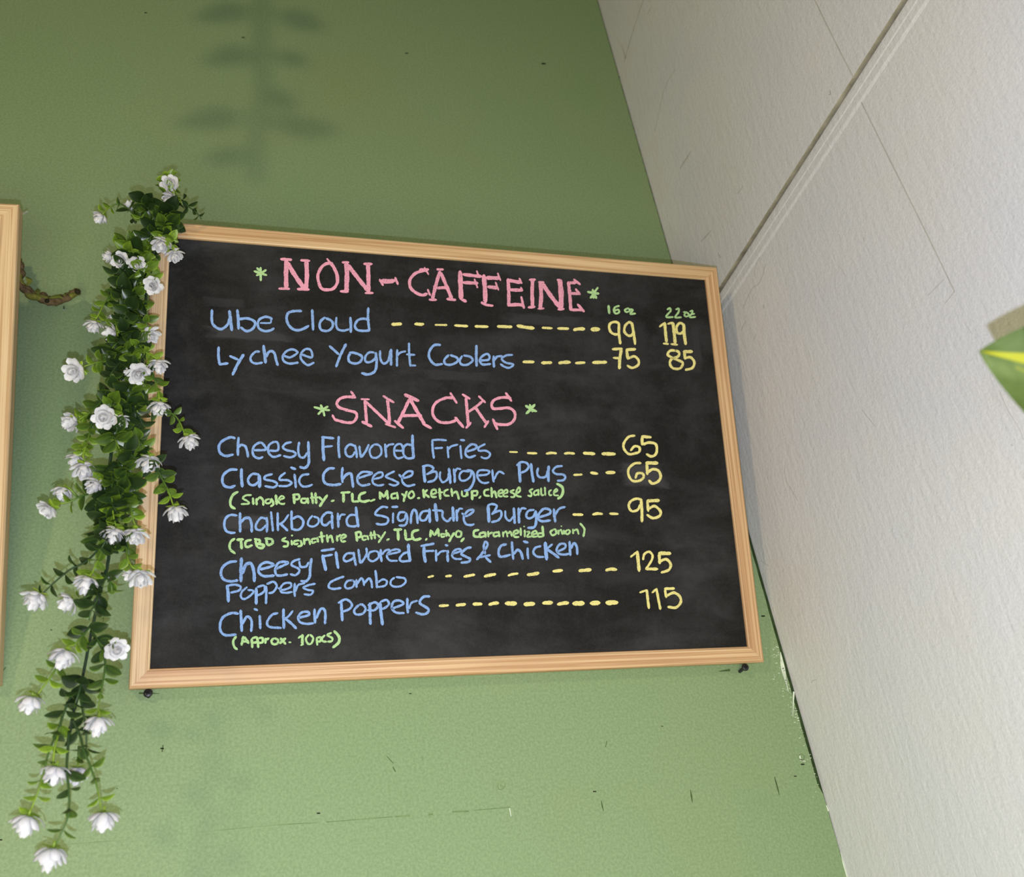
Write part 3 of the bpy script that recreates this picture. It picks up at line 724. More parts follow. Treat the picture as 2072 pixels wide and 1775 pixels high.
write('chalk_price', 'yellow', 'yellow chalk price 95', '''
@L|26:1550,165 1490,152 1430,180 1410,230 1440,280 1500,270 1535,210|30:1540,170 1548,280 1548,395|34:1600,175 1730,170|28:1605,180 1615,285|28:1615,260 1680,230 1740,280 1735,330 1665,355 1600,320''')
write('chalk_price', 'yellow', 'yellow chalk price 125', '''
@O|22:1015,245 1085,190|34:1085,185 1095,290 1105,395|24:1145,275 1160,215 1210,190 1245,230 1230,290 1175,375|30:1175,370 1300,372|38:1310,205 1435,208|32:1315,210 1320,315|28:1320,290 1390,270 1435,320 1415,380 1335,408''')
write('chalk_price', 'yellow', 'yellow chalk price 115', '''
@O|22:1110,618 1185,592|28:1185,590 1195,690 1208,785|22:1240,620 1285,580|26:1285,575 1305,680 1328,795|28:1370,578 1475,575|28:1375,590 1390,670|28:1395,650 1470,620 1530,660 1540,720 1490,775 1405,768''')
write('chalk_dashes', 'yellow', 'yellow chalk dashes after Ube Cloud', '''
@A|34:1620,862 1722,858|28:1862,858 1955,860
@B|30:100,703 190,708|20:312,712 438,714|26:517,718 655,726|28:732,727 868,732|30:966,728 1118,734|34:1172,720 1265,738 1350,748|24:1435,742 1540,748|28:1597,750 1712,752|34:1765,765 1820,755 1880,755|44:1950,760 2035,758''')
write('chalk_dashes', 'yellow', 'yellow chalk dashes after Lychee Yogurt Coolers', '''
@E|30:95,738 210,738|32:290,748 395,745|34:470,750 530,742 590,742|28:645,750 745,745|34:825,745 970,740''')
write('chalk_dashes', 'yellow', 'yellow chalk dashes after Cheesy Flavored Fries', '''
@I|18:160,283 245,285|24:348,295 448,298|26:545,302 600,293 652,298|26:735,300 790,295 842,302|32:935,295 1055,303|36:1130,302 1268,305''')
write('chalk_dashes', 'yellow', 'yellow chalk dashes after Classic Cheese Burger Plus', '''
@I|22:832,525 922,520|28:1010,500 1085,512|34:1172,500 1265,498''')
write('chalk_dashes', 'yellow', 'yellow chalk dashes after Chalkboard Signature Burger', '''
@L|28:825,318 930,320|28:1032,318 1080,308 1135,312|26:1210,308 1300,312''')
write('chalk_dashes', 'yellow', 'yellow chalk dashes after Poppers Combo', '''
@N|22:445,458 505,442|26:630,448 692,440|28:822,452 880,440 935,430|32:1035,450 1095,435 1155,425|26:1285,440 1335,425 1390,418|34:1487,432 1550,425 1608,412|32:1755,395 1855,385
@O|36:475,390 600,378|32:755,385 810,372 870,378''')
write('chalk_dashes', 'yellow', 'yellow chalk dashes after Chicken Poppers', '''
@N|28:562,758 660,752|32:740,752 838,740|36:918,738 1010,738|36:1085,745 1130,732 1185,728|46:1258,732 1370,732|46:1455,742 1560,735
@O|40:95,728 195,722|36:250,742 310,730 365,725|50:412,732 525,730|46:595,730 690,725|50:760,725 878,722''')

# ------------------------------------------------------------------ screws, dried vine
M_black = plain('black_steel', rgb(34, 34, 38), 0.42, 0.5)
M_slot = plain('screw_slot', rgb(10, 10, 12), 0.7, 0.2)
def screw(px, py, label, turn, out):
    c = at(px, py, -out)
    e = 0.0215 - out
    root = bpy.data.objects.new('drywall_screw', None); COL.objects.link(root)
    root.location = (c[0], 0, c[2]); root.empty_display_size = 0.01
    tag(root, label, 'screw', 'black screws holding up the chalkboard')
    s = Shape(); s.tube([(0, 0.004, 0), (0, -0.0185 + e, 0)], 0.0017, 10)
    link('shank', s.mesh('shank', [M_black], True), root)
    s = Shape()
    prof = [(-0.0165, 0.0017), (-0.0195, 0.0034), (-0.0208, 0.0038), (-0.0216, 0.0035), (-0.0220, 0.0028), (-0.0222, 0.0)]
    k = 18; vs = []
    for y, r in prof:
        vs += [(r * math.cos(2 * math.pi * i / k), y, r * math.sin(2 * math.pi * i / k)) for i in range(k)]
    s.add(vs, [(j * k + i, j * k + (i + 1) % k, (j + 1) * k + (i + 1) % k, (j + 1) * k + i) for j in range(len(prof) - 1) for i in range(k)])
    h = link('head', s.mesh('head', [M_black], True), root); h.location = (0, e, 0)
    s = Shape()
    s.box((-0.0019, -0.02235, -0.0004), (0.0019, -0.0215, 0.0004)); s.box((-0.0004, -0.02234, -0.0019), (0.0004, -0.0215, 0.0019))
    x = link('cross_slot', s.mesh('cross_slot', [M_slot]), h); x.rotation_euler = (0, turn, 0)
screw(299.5, 1402.5, 'black screw in the wall under the left end of the chalkboard frame', 0.5, 0.009)
screw(1508.5, 1350, 'black screw in the wall under the right end of the chalkboard frame', 0.1, 0.0135)

M_bark = plain('dried_bark', rgb(104, 86, 60), 0.85, 0.2, 0.16, 240)
M_moss = plain('olive_bark', rgb(116, 116, 50), 0.85, 0.2, 0.14, 240)
vine_px = [(22, 505), (36, 531), (40, 550), (37, 572), (45, 580), (56, 588), (64, 597), (80, 600), (95, 607), (110, 610), (124, 605), (140, 599), (156, 590)]
root = bpy.data.objects.new('dried_vine', None); COL.objects.link(root)
base_v = at(128, 615, -0.014); root.location = base_v
tag(root, 'short brown twisted vine pinned to the green wall between the two chalkboards', 'vine')
axis = smooth_line([at(x, y, -0.016 - 0.012 * max(0, (100 - x) / 90)) for x, y in vine_px], 0.002)
rv = random.Random(2)
for strand in range(3):
    s = Shape(); pts, rad = [], []
    for i, p in enumerate(axis):
        a = i * 0.42 + strand * 2.1
        pts.append(p - base_v + np.array([math.cos(a) * 0.7, math.sin(a) * 0.5, math.sin(a)]) * 0.0026)
        rad.append(0.0023 + 0.0017 * rv.random() + (0.0008 if 0.62 < i / len(axis) < 0.85 else 0))
    s.tube(pts, rad, 7)
    o = link('twisted_strand', s.mesh('twisted_strand', [M_moss if strand == 2 else M_bark], True), root)
for px, py, r in [(37.5, 527, 0.0034), (157, 590, 0.0030), (41, 578, 0.0030), (95, 609, 0.0024)]:
    s = Shape(); c = at(px, py, -0.022) - base_v
    lat = [(-1, 0.05), (-0.8, 0.6), (-0.3, 0.95), (0.3, 0.95), (0.8, 0.6), (1, 0.05)]
    s.tube([c + np.array([0.0, 0.3, 1.0]) * r * a for a, _ in lat], [r * b for _, b in lat], 9)
    link('cut_end', s.mesh('cut_end', [plain('dark_cut_end', rgb(44, 40, 24), 0.9, 0.2)], True), root)
for (x0, y0, x1, y1, x2, y2) in ((54, 578, 60, 570, 52, 561), (100, 603, 118, 600, 128, 604), (78, 596, 76, 590, 77, 586)):
    s = Shape(); a, b, c = (at(x, y, -0.026) - base_v for x, y in ((x0, y0), (x1, y1), (x2, y2)))
    nv = np.array([0, -1.0, 0.2]); pts = smooth_line([a, b, c], 0.0015); m = len(pts)
    vs = []
    for i, q_ in enumerate(pts):
        t_ = pts[min(i + 1, m - 1)] - pts[max(i - 1, 0)]; sd = np.cross(t_, nv); sd = sd / (np.linalg.norm(sd) + 1e-9)
        w_ = 0.0026 * math.sin(math.pi * (0.08 + 0.9 * i / (m - 1)))
        vs += [q_ - sd * w_, q_ + nv * 0.0008, q_ + sd * w_]
    s.add(vs, [(3 * i + j, 3 * i + j + 1, 3 * i + j + 4, 3 * i + j + 3) for i in range(m - 1) for j in (0, 1)])
    link('dry_leaf', s.mesh('dry_leaf', [plain('dry_leaf', rgb(110, 118, 44), 0.7, 0.3)], True), root)
s = Shape(); P = at(129, 617, 0)
s.tube([P + np.array([0, 0.002, 0]), at(129, 627, -0.018)], 0.0007, 6)
pin = link('wall_pin', s.mesh('wall_pin', [plain('pin_steel', rgb(80, 90, 92), 0.4, 0.5)]))
tag(pin, 'thin steel pin in the green wall under the tip of the brown vine', 'pin')
# ------------------------------------------------------------------ hanging flower garland
M_leaf = leaf_plastic()
M_stem = plain('plastic_stem', rgb(30, 50, 32), 0.45, 0.4)
M_shoot = Mat('plastic_shoot', rough=0.45, spec=0.4)
M_shoot.colour(M_shoot.ramp(M_shoot.attr('tint'), [(0.0, rgb(34, 56, 30)), (0.45, rgb(62, 92, 34)), (1.0, rgb(140, 168, 40))]))
M_shoot = M_shoot.m
Mp = Mat('white_petal', rough=0.55, spec=0.3)
Mp.colour(Mp.ramp(Mp.noise(Mp.coords(), 300, 2), [(0.3, rgb(200, 198, 199)), (0.7, rgb(216, 214, 214))]))
Mp.b.inputs['Subsurface Weight'].default_value = 0.06
Mp.b.inputs['Subsurface Radius'].default_value = (0.002, 0.002, 0.002)
M_petal = Mp.m
Y_G = -0.152
rg = random.Random(21)

def nrm(v):
    v = np.array(v, float); return v / (np.linalg.norm(v) + 1e-12)

def leaf(shape, base, d, nor, L, W, t_mid, t_rim, bend=0.25, cup=0.35, mat=1):
    d = nrm(d); side = nrm(np.cross(d, nor)); nor = nrm(np.cross(side, d))
    us = [0.0, 0.10, 0.26, 0.45, 0.64, 0.82, 0.94, 1.0]
    wid = [0.06, 0.45, 0.85, 1.0, 0.92, 0.62, 0.27, 0.02]
    vs, ts = [], []
    for u, wf in zip(us, wid):
        for v in (-1, -0.82, -0.4, 0, 0.4, 0.82, 1):
            h = cup * W * 0.5 * wf * v * v - bend * L * u * u
            vs.append(base + d * L * u * (1 - 0.12 * bend * u) + side * v * W * 0.5 * wf + nor * h)
            rim = 1.0 if abs(v) == 1 else 0.22 if abs(v) > 0.8 else 0.0
            rim = max(rim, 0.8 if u == 1.0 else 0.0, 0.18 if v == 0 else 0)
            ts.append(t_mid + (t_rim - t_mid) * min(1, rim + 0.25 * u))
    fs = [(i * 7 + j, i * 7 + j + 1, (i + 1) * 7 + j + 1, (i + 1) * 7 + j) for i in range(len(us) - 1) for j in range(6)]
    shape.add(vs, fs, mat, ts)

def petal(shape, th0, th1, az, L, W, mat=0):
    """A spoon-shaped petal that leaves the axis at angle th0 and curls to th1."""
    r = z = 0.0; vs = []; N = 9
    ca, sa = math.cos(az), math.sin(az)
    wid = [0.30, 0.42, 0.60, 0.80, 0.96, 1.06, 1.06, 0.94, 0.62]
    for i in range(N):
        th = th0 + (th1 - th0) * i / (N - 1)
        if i:
            r += math.sin(th) * L / (N - 1); z += math.cos(th) * L / (N - 1)
        for v in (-1, -0.5, 0, 0.5, 1):
            w = v * W * 0.5 * wid[i]
            up = 0.13 * W * wid[i] * (v * v - 0.3)
            rr_ = r - up * math.cos(th); zz = z + up * math.sin(th)
            if i == N - 1:                                # rounded tip
                rr_ -= 0.07 * L * v * v * math.sin(th); zz -= 0.07 * L * v * v * math.cos(th)
            vs.append((rr_ * ca - w * sa, rr_ * sa + w * ca, zz))
    shape.add(vs, [(i * 5 + j, i * 5 + j + 1, (i + 1) * 5 + j + 1, (i + 1) * 5 + j) for i in range(N - 1) for j in range(4)], mat)

FLOWER = {}
# (petals, angle leaving the axis, angle at the tip, length, width) for each whorl
WHORLS = {'open': [(7, 88, 56, 0.0106, 0.0064), (6, 62, 24, 0.0096, 0.0056), (5, 38, 2, 0.0090, 0.0046), (3, 18, -10, 0.0088, 0.0036)],
          'closed': [(7, 104, 34, 0.0132, 0.0050), (6, 80, 16, 0.0126, 0.0048), (6, 56, 4, 0.0124, 0.0044), (4, 30, -4, 0.0128, 0.0038)]}
for kind in WHORLS:
    for var in range(3):
        s = Shape(); q = random.Random(40 + var); a0 = q.random() * 6
        for n_, th0, th1, L_, W_ in WHORLS[kind]:
            for k in range(n_):
                petal(s, math.radians(th0 * q.uniform(.9, 1.08)), math.radians(th1 + q.uniform(-13, 13)), a0 + k * 2 * math.pi / n_ + q.uniform(-.13, .13), L_ * q.uniform(.88, 1.1), W_ * q.uniform(.9, 1.08))
            a0 += math.pi / n_ + 0.2
        for k in range(4):
            leaf(s, np.array([0, 0, -0.0006]), (math.cos(a0 + k * 1.571), math.sin(a0 + k * 1.571), 0.15 if kind == 'closed' else -0.05), (0, 0, -1), 0.0076, 0.0044, 0.75, 0.95, -0.2, 0.2, 1)
        s.tube([(0, 0, -0.004), (0, 0, 0.0)], [0.0007, 0.0013], 6, 1, [0.8, 0.8])
        FLOWER[kind, var] = s.mesh('flower', [M_petal, M_leaf], True)

CAMR, CAMD, CAMF = ROT[0], ROT[1], ROT[2]
def img_dir(ax_, ay_, ac_):
    """Image right, image down, towards the camera -> world direction."""
    return nrm(CAMR * ax_ + CAMD * ay_ - CAMF * ac_)

garland = bpy.data.objects.new('flower_garland', None); COL.objects.link(garland)
garland.location = at(318, 448, Y_G + 0.01)
tag(garland, 'artificial trailing garland of white flowers and green leaves draped over the chalkboard corner', 'garland')
G0 = np.array(garland.location)

# (px, py, radius px, facing: image right, image down, to camera, extra depth towards the camera)
FL = {1: (344, 372, 20, 0, .1, 1, .012), 2: (342, 404, 18, -.5, .5, .7, .014), 3: (201, 442, 16, -.6, .9, .25, 0), 4: (261, 416, 15, -.1, -.6, .3, -.004), 5: (326, 496, 20, 0, .9, .6, .02),
      6: (354, 519, 17, .3, .9, .4, .02), 7: (218, 520, 14, -.9, .3, .5, .004), 8: (244.5, 528, 19, 0, .2, 1, .014), 9: (277, 536, 19, .1, .5, .8, .016), 10: (305, 524, 10, .3, .6, .5, -.004),
      11: (310, 578, 19, .1, .2, .95, .02), 12: (265, 592, 10, 0, .5, .6, -.012), 13: (189, 662, 17, -.1, 1, .35, 0), 14: (222, 674, 17, -.9, .1, .6, .006), 15: (227, 644, 10, -.3, -.4, .5, -.014),
      16: (305, 681, 18, .7, .5, .5, .012), 17: (228, 727, 13, -.3, .5, .6, -.014), 18: (152, 750, 22, -.2, .25, .95, .01), 19: (281, 755, 22, .3, .5, .8, .018), 20: (320, 742, 18, .3, .9, .4, .018),
      21: (257, 754, 9, -1, .1, .3, .008), 22: (322, 828, 19, .1, 1, .3, .012), 23: (140, 855, 19, -.6, .4, .7, .004), 24: (213, 843, 22, 0, .2, 1, .02), 25: (245, 855, 15, .6, .7, .5, .012),
      26: (384, 895, 18, .35, .9, .4, .014), 27: (259, 887, 10, .2, .7, .5, -.01), 28: (152, 933, 16, -.4, .8, .4, 0), 29: (169, 954, 20, .1, .8, .6, .01), 30: (191, 986, 19, -.4, .6, .7, .008),
      31: (125, 999, 16, -.2, .95, .4, .002), 32: (98, 1030, 19, -.4, .6, .75, .006), 33: (206, 1009, 11, -.5, .6, .4, -.012), 34: (300, 940, 20, 0, .9, .5, .018), 35: (356, 1040, 19, .2, .95, .35, .016),
      36: (229, 1085, 19, 0, .9, .55, .016), 37: (273, 1087, 19, .1, .8, .6, .012), 38: (174, 1184, 20, -.2, .9, .5, .008), 39: (285, 1172, 19, .3, .7, .65, .012), 40: (261, 1166, 14, -.6, .6, .4, 0),
      41: (258, 955, 7, .4, .7, .4, 0), 42: (69, 1217, 21, -.3, .8, .6, .004), 43: (134, 1223, 18, -.8, .4, .55, .004), 44: (126, 1333, 21, -.15, .85, .55, .01), 45: (234, 1314, 19, .6, .1, .8, .008),
      46: (59, 1427, 20, -.2, 1, .35, .004), 47: (197, 1469, 20, 0, .95, .4, .01), 48: (194, 1269, 6, .2, .3, .6, -.004), 49: (110, 1570, 20, -.1, .95, .4, .01), 50: (155, 1570, 18, .1, .9, .5, -.012),
      51: (52, 1671, 21, -.2, 1, .3, .006), 52: (209, 1664, 21, .05, 1, .35, .006), 53: (101, 1737, 22, -.2, 1, .3, .008)}

def flower_spot(i):
    px, py, r, a, b, c, e = FL[i]
    return at(px, py, Y_G - e), img_dir(a, b, c), r / 20.0

def place_flower(i, parent):
    p, d, sc = flower_spot(i)
    kind = 'open' if FL[i][5] >= 0.75 else 'closed'
    p = p - d * (0.002 if kind == 'open' else 0.0055) * sc
    q = Vector(d).to_track_quat('Z', 'Y') @ Vector((0, 0, 1)).rotation_difference(Vector((0, 0, 1)))
    m = q.to_matrix().to_4x4() @ Matrix.Rotation(rg.random() * 6.28, 4, 'Z') @ Matrix.Scale(sc * 0.98, 4)
    m.translation = Vector(p - G0)
    return link('flower', FLOWER[kind, i % 3], parent, m)

def sprig(path, flowers=(), depth=(0.0, None), leaf_px=27, t0=0.08, t1=0.85, r0=0.0010, gap_px=20, skip=0.0, wide=0.68, dark_stem=False):
    """Stem with opposite leaf pairs along a pixel path; the last flower sits on its end."""
    n = len(path)
    leaf_px = leaf_px * 1.14
    pts = []
    d_end = depth[1]
    if d_end is None:
        d_end = -FL[flowers[0]][6] if flowers else depth[0] - 0.006
    for i, (x, y) in enumerate(path):
        t = i / (n - 1)
        pts.append(at(x, y, Y_G + depth[0] * (1 - t) + d_end * t - 0.004 * math.sin(math.pi * t)))
    if flowers:
        p, d, sc = flower_spot(flowers[0])
        pts[-1] = p - d * (0.006 if FL[flowers[0]][5] >= 0.75 else 0.009) * sc
    pts = [p - G0 for p in pts]
    fine = smooth_line(pts, 0.0022)
    s = Shape()
    m = len(fine)
    tint = [0.05 if dark_stem else (t0 + (t1 - t0) * (i / (m - 1)) ** 1.3) for i in range(m)]
    s.tube(fine, [r0 + (0.0005 - r0) * i / (m - 1) for i in range(m)], 6, 0, tint)
    px_m = 2100.0
    cum = [0.0]
    for i in range(1, m):
        cum.append(cum[-1] + np.linalg.norm(fine[i] - fine[i - 1]))
    gap = gap_px / px_m
    pos = gap * (0.35 + 0.4 * rg.random()) + skip * cum[-1]
    turn = rg.random() * 3.14
    while pos < cum[-1] - 0.002:
        k = int(np.searchsorted(cum, pos)); k = min(max(k, 1), m - 2)
        f = pos / cum[-1]
        tan = nrm(fine[k + 1] - fine[k - 1])
        a = nrm(np.cross(tan, CAMF)); b = nrm(np.cross(tan, a))
        ang = turn + rg.uniform(-.3, .3)
        size = (1.0 - 0.42 * f) * rg.uniform(0.82, 1.15)
        for sg in (1, -1):
            perp = sg * (a * math.cos(ang) + b * math.sin(ang) * 0.75)
            open_ = rg.uniform(0.25, 0.62)
            dd = nrm(tan * open_ + perp)
            L = leaf_px / px_m * size * rg.uniform(.9, 1.1)
            tt = t0 + (t1 - t0) * f + rg.uniform(-.08, .1)
            leaf(s, fine[k] + perp * 0.0006, dd, nrm(tan * 0.9 - perp * 0.55 + np.array([0, -0.25, 0])), L, L * wide * rg.uniform(.88, 1.1),
                 max(0, tt * 0.72), min(1, tt * 0.8 + 0.38), rg.uniform(0.05, .35), rg.uniform(.2, .5))
        turn += 1.4 + rg.uniform(-.3, .3)
        pos += gap * rg.uniform(.85, 1.15) * (1.0 - 0.15 * f)
    o = link('sprig', s.mesh('sprig', [M_shoot, M_leaf], True), garland)
    for i in flowers:
        place_flower(i, o)
    return o

main1 = [(338, 392), (318, 440), (296, 490), (272, 545), (261, 577), (243, 620), (240, 684), (240, 752), (234, 820), (231, 871), (223, 933), (216, 990), (219, 1063), (221, 1109), (217, 1148), (206, 1186),
         (196, 1230), (186, 1274), (178, 1315), (170, 1357), (162, 1395), (152, 1430), (146, 1455), (139, 1500)]
main2 = [(318, 420), (306, 500), (297, 580), (291, 680), (286, 774), (281, 820), (272, 900), (263, 960), (256, 1030), (255, 1075)]
for path, r in ((main1, 0.0017), (main2, 0.0015)):
    s = Shape()
    fine = smooth_line([at(x, y, Y_G + 0.002) - G0 for x, y in path], 0.006)
    s.tube(fine, [r * (1.0 - 0.45 * i / len(fine)) * (1 + 0.5 * (i % 17 == 9)) for i in range(len(fine))], 8)
    link('main_stem', s.mesh('main_stem', [M_stem], True), garland)

S = sprig
S([(330, 418), (338, 400), (343, 385)], [1], (0.0, None), 24, .35, .8)
S([(338, 395), (341, 372), (344, 348)], (), (-.002, .006), 24, .45, .95, gap_px=16)
S([(336, 420), (342, 412)], [2], (0, None), 22, .3, .6)
S([(286, 446), (262, 425), (244, 413), (228, 416), (212, 428), (205, 434)], [3], (0, None), 24, .08, .85)
S([(282, 440), (268, 428)], [4], (.004, None), 22, .1, .5)
S([(336, 420), (352, 402), (362, 398)], (), (0, -.01), 26, .4, .95, gap_px=14)
S([(332, 425), (363, 405), (380, 417), (398, 431), (408, 444)], (), (0, .004), 24, .05, .25, gap_px=17)
S([(318, 440), (332, 462), (330, 480)], [5], (-.006, None), 30, .35, .75, gap_px=15)
S([(330, 470), (344, 489), (349, 506)], [6], (-.006, None), 24, .55, .9)
S([(280, 480), (245, 496), (228, 512)], [7], (0, None), 30, .25, .8)
S([(285, 490), (262, 505), (250, 520)], [8], (0, None), 32, .3, .8, gap_px=15)
S([(292, 500), (285, 518), (279, 530)], [9], (-.004, None), 30, .4, .85, gap_px=15)
S([(300, 505), (304, 515)], [10], (0, None), 18, .3, .6)
S([(282, 525), (295, 545), (306, 566)], [11], (-.004, None), 30, .4, .85, gap_px=14)
S([(262, 577), (264, 586)], [12], (.004, None), 18, .3, .6)
S([(261, 572), (251, 577), (233, 590), (216, 607), (206, 624), (199, 638), (193, 652)], [13], (.002, None), 24, .05, .95, gap_px=19)
S([(242, 640), (234, 655), (230, 668)], [14], (0, None), 22, .2, .8)
S([(244, 625), (235, 638)], [15], (.006, None), 18, .1, .5)
S([(291, 640), (296, 660), (301, 674)], [16], (-.004, None), 24, .2, .85, gap_px=15)
S([(240, 700), (234, 718)], [17], (.006, None), 18, .1, .5)
S([(240, 692), (227, 702), (211, 728), (191, 735), (172, 741), (160, 747)], [18], (0, None), 28, .06, .9, gap_px=19, wide=.7)
S([(256, 700), (268, 722), (278, 742)], [19], (-.004, None), 28, .3, .85, gap_px=16)
S([(268, 676), (279, 695), (296, 713), (312, 730)], [20], (-.006, None), 26, .25, .95, gap_px=16)
S([(272, 752), (262, 754)], [21], (-.006, None), 14, .5, .9)
S([(296, 735), (306, 752), (313, 769), (320, 791), (321, 816)], [22], (-.008, None), 22, .1, .95, gap_px=16)
S([(240, 792), (212, 806), (188, 830), (162, 848), (150, 853)], [23], (0, None), 30, .05, .85, gap_px=18, wide=.8)
S([(236, 800), (222, 822), (215, 836)], [24], (-.004, None), 30, .2, .8, gap_px=15)
S([(234, 830), (242, 848)], [25], (-.004, None), 22, .3, .8)
S([(284, 782), (292, 796), (304, 820), (330, 834), (350, 838), (363, 853), (370, 869), (375, 881), (380, 888)], [26], (0, None), 25, .0, .85, gap_px=21, skip=.18)
S([(250, 862), (256, 880)], [27], (.004, None), 18, .1, .5)
S([(190, 838), (183, 871), (175, 898), (168, 923), (167, 942)], [29], (.0, None), 24, .25, .9, gap_px=17)
S([(178, 890), (163, 910), (156, 925)], [28], (.002, None), 22, .45, .9, gap_px=16)
S([(222, 962), (208, 973), (198, 981)], [30], (0, None), 24, .3, .9, gap_px=16)
S([(214, 992), (190, 998), (171, 1002), (158, 1007), (137, 1017), (112, 1026)], [32], (0, None), 28, .06, .9, gap_px=20)
S([(158, 1007), (142, 990), (130, 990)], [31], (0, None), 20, .5, .9)
S([(216, 990), (210, 1002)], [33], (.006, None), 18, .3, .7)
S([(272, 880), (286, 898), (296, 925)], [34], (-.006, None), 26, .15, .8, gap_px=18)
S([(296, 930), (317, 950), (329, 971), (342, 998), (351, 1023), (354, 1032)], [35], (-.01, None), 25, .1, .95, gap_px=18)
S([(222, 945), (227, 967), (226, 994), (228, 1032), (229, 1074)], [36], (-.004, None), 26, .2, .9, gap_px=18)
S([(258, 975), (263, 1006), (265, 1028), (269, 1051), (272, 1076)], [37], (-.004, None), 25, .1, .85, gap_px=17)
S([(254, 1060), (255, 1097), (258, 1128), (269, 1149), (279, 1162)], [39], (-.002, None), 26, .1, .95, gap_px=19)
S([(262, 1140), (262, 1158)], [40], (0, None), 18, .5, .8)
S([(254, 940), (257, 950)], [41], (0, None), 16, .5, .8)
S([(221, 1072), (208, 1098), (194, 1118), (170, 1139), (143, 1152), (120, 1170), (100, 1188), (84, 1203), (76, 1210)], [42], (0, None), 26, .0, .25, gap_px=24, dark_stem=True)
S([(198, 1050), (204, 1090), (206, 1113), (194, 1143), (183, 1166), (178, 1175)], [38], (.002, None), 27, .1, .95, gap_px=24)
S([(204, 1188), (180, 1205), (158, 1215), (144, 1219)], [43], (.0, None), 24, .05, .8, gap_px=22)
S([(186, 1274), (193, 1270)], [48], (0, None), 12, .5, .8)
S([(186, 1280), (206, 1306), (218, 1313), (226, 1314)], [45], (0, None), 24, .1, .85, gap_px=22)
S([(186, 1262), (168, 1285), (150, 1305), (133, 1324)], [44], (0, None), 26, .05, .9, gap_px=19)
S([(132, 1330), (114, 1353), (95, 1380), (73, 1408), (64, 1420)], [46], (0, None), 24, .4, .95, gap_px=24)
S([(184, 1278), (200, 1300), (209, 1320), (213, 1345), (209, 1375), (204, 1402), (198, 1440), (197, 1458)], [47], (0, None), 26, .05, .7, gap_px=27)
S([(160, 1396), (166, 1430), (173, 1470), (175, 1505), (172, 1530)], (), (.004, .008), 25, .05, .3, gap_px=26)
S([(150, 1395), (146, 1404), (131, 1438), (120, 1472), (101, 1516), (91, 1552), (82, 1586), (74, 1611), (61, 1643), (55, 1660)], [51], (0, None), 26, .0, .95, gap_px=27)
S([(126, 1450), (118, 1485), (110, 1518), (108, 1548), (109, 1560)], [49], (-.002, None), 22, .5, 1.0, gap_px=30)
S([(146, 1455), (162, 1489), (169, 1518), (180, 1544), (186, 1560), (196, 1590), (202, 1622), (206, 1645), (208, 1654)], [52], (0, None), 26, .0, .9, gap_px=28)
S([(160, 1510), (158, 1550)], [50], (.006, None), 20, .3, .5, gap_px=30)
S([(140, 1480), (138, 1506), (135, 1544), (136, 1569), (140, 1611), (138, 1651), (127, 1679), (112, 1712), (105, 1726)], [53], (-.004, None), 27, .0, .6, gap_px=30, skip=.22)
S([(198, 1195), (196, 1215), (185, 1235), (180, 1255)], (), (0, -.004), 30, .02, .3, gap_px=15, wide=.75)
S([(206, 1160), (224, 1180), (226, 1200)], (), (0, -.002), 26, .1, .6, gap_px=16)
S([(168, 1365), (160, 1400), (150, 1430)], (), (-.002, -.006), 30, .0, .2, gap_px=14, wide=.8)
# dense leafy middle: short shoots leaving the main stems
BAND = [(400, 322, 50), (440, 312, 58), (480, 294, 50), (540, 270, 38), (620, 272, 26), (680, 262, 36), (740, 256, 40), (800, 246, 48), (860, 242, 56), (920, 238, 56), (980, 236, 48), (1040, 238, 38), (1090, 236, 32)]
by_, bc_, bw_ = zip(*BAND)
for i in range(40):
    y = 395 + 690 * ((i * 0.618034) % 1.0)
    c = np.interp(y, by_, bc_); w = np.interp(y, by_, bw_)
    x0 = c + rg.uniform(-.62, .62) * w
    L = rg.uniform(42, 78)
    a = rg.uniform(-0.95, 0.95)
    L = min(L, 1130 - y + 20)
    path = [(x0 + math.sin(a) * L * t + rg.uniform(-3, 3), y + math.cos(a) * L * t) for t in (0, .5, 1)]
    lim = [np.interp(p[1], by_, bc_) for p in path]; wid_ = [np.interp(p[1], by_, bw_) for p in path]
    path = [(min(max(p[0], l - q), l + q), p[1]) for p, l, q in zip(path, lim, wid_)]
    near = rg.random()
    S(path, (), (0.006 - 0.018 * near, 0.002 - 0.018 * near), rg.uniform(28, 35), rg.choice([.0, .02, .08, .15]), rg.choice([.15, .25, .4, .75]), gap_px=14, wide=rg.uniform(.68, .9))

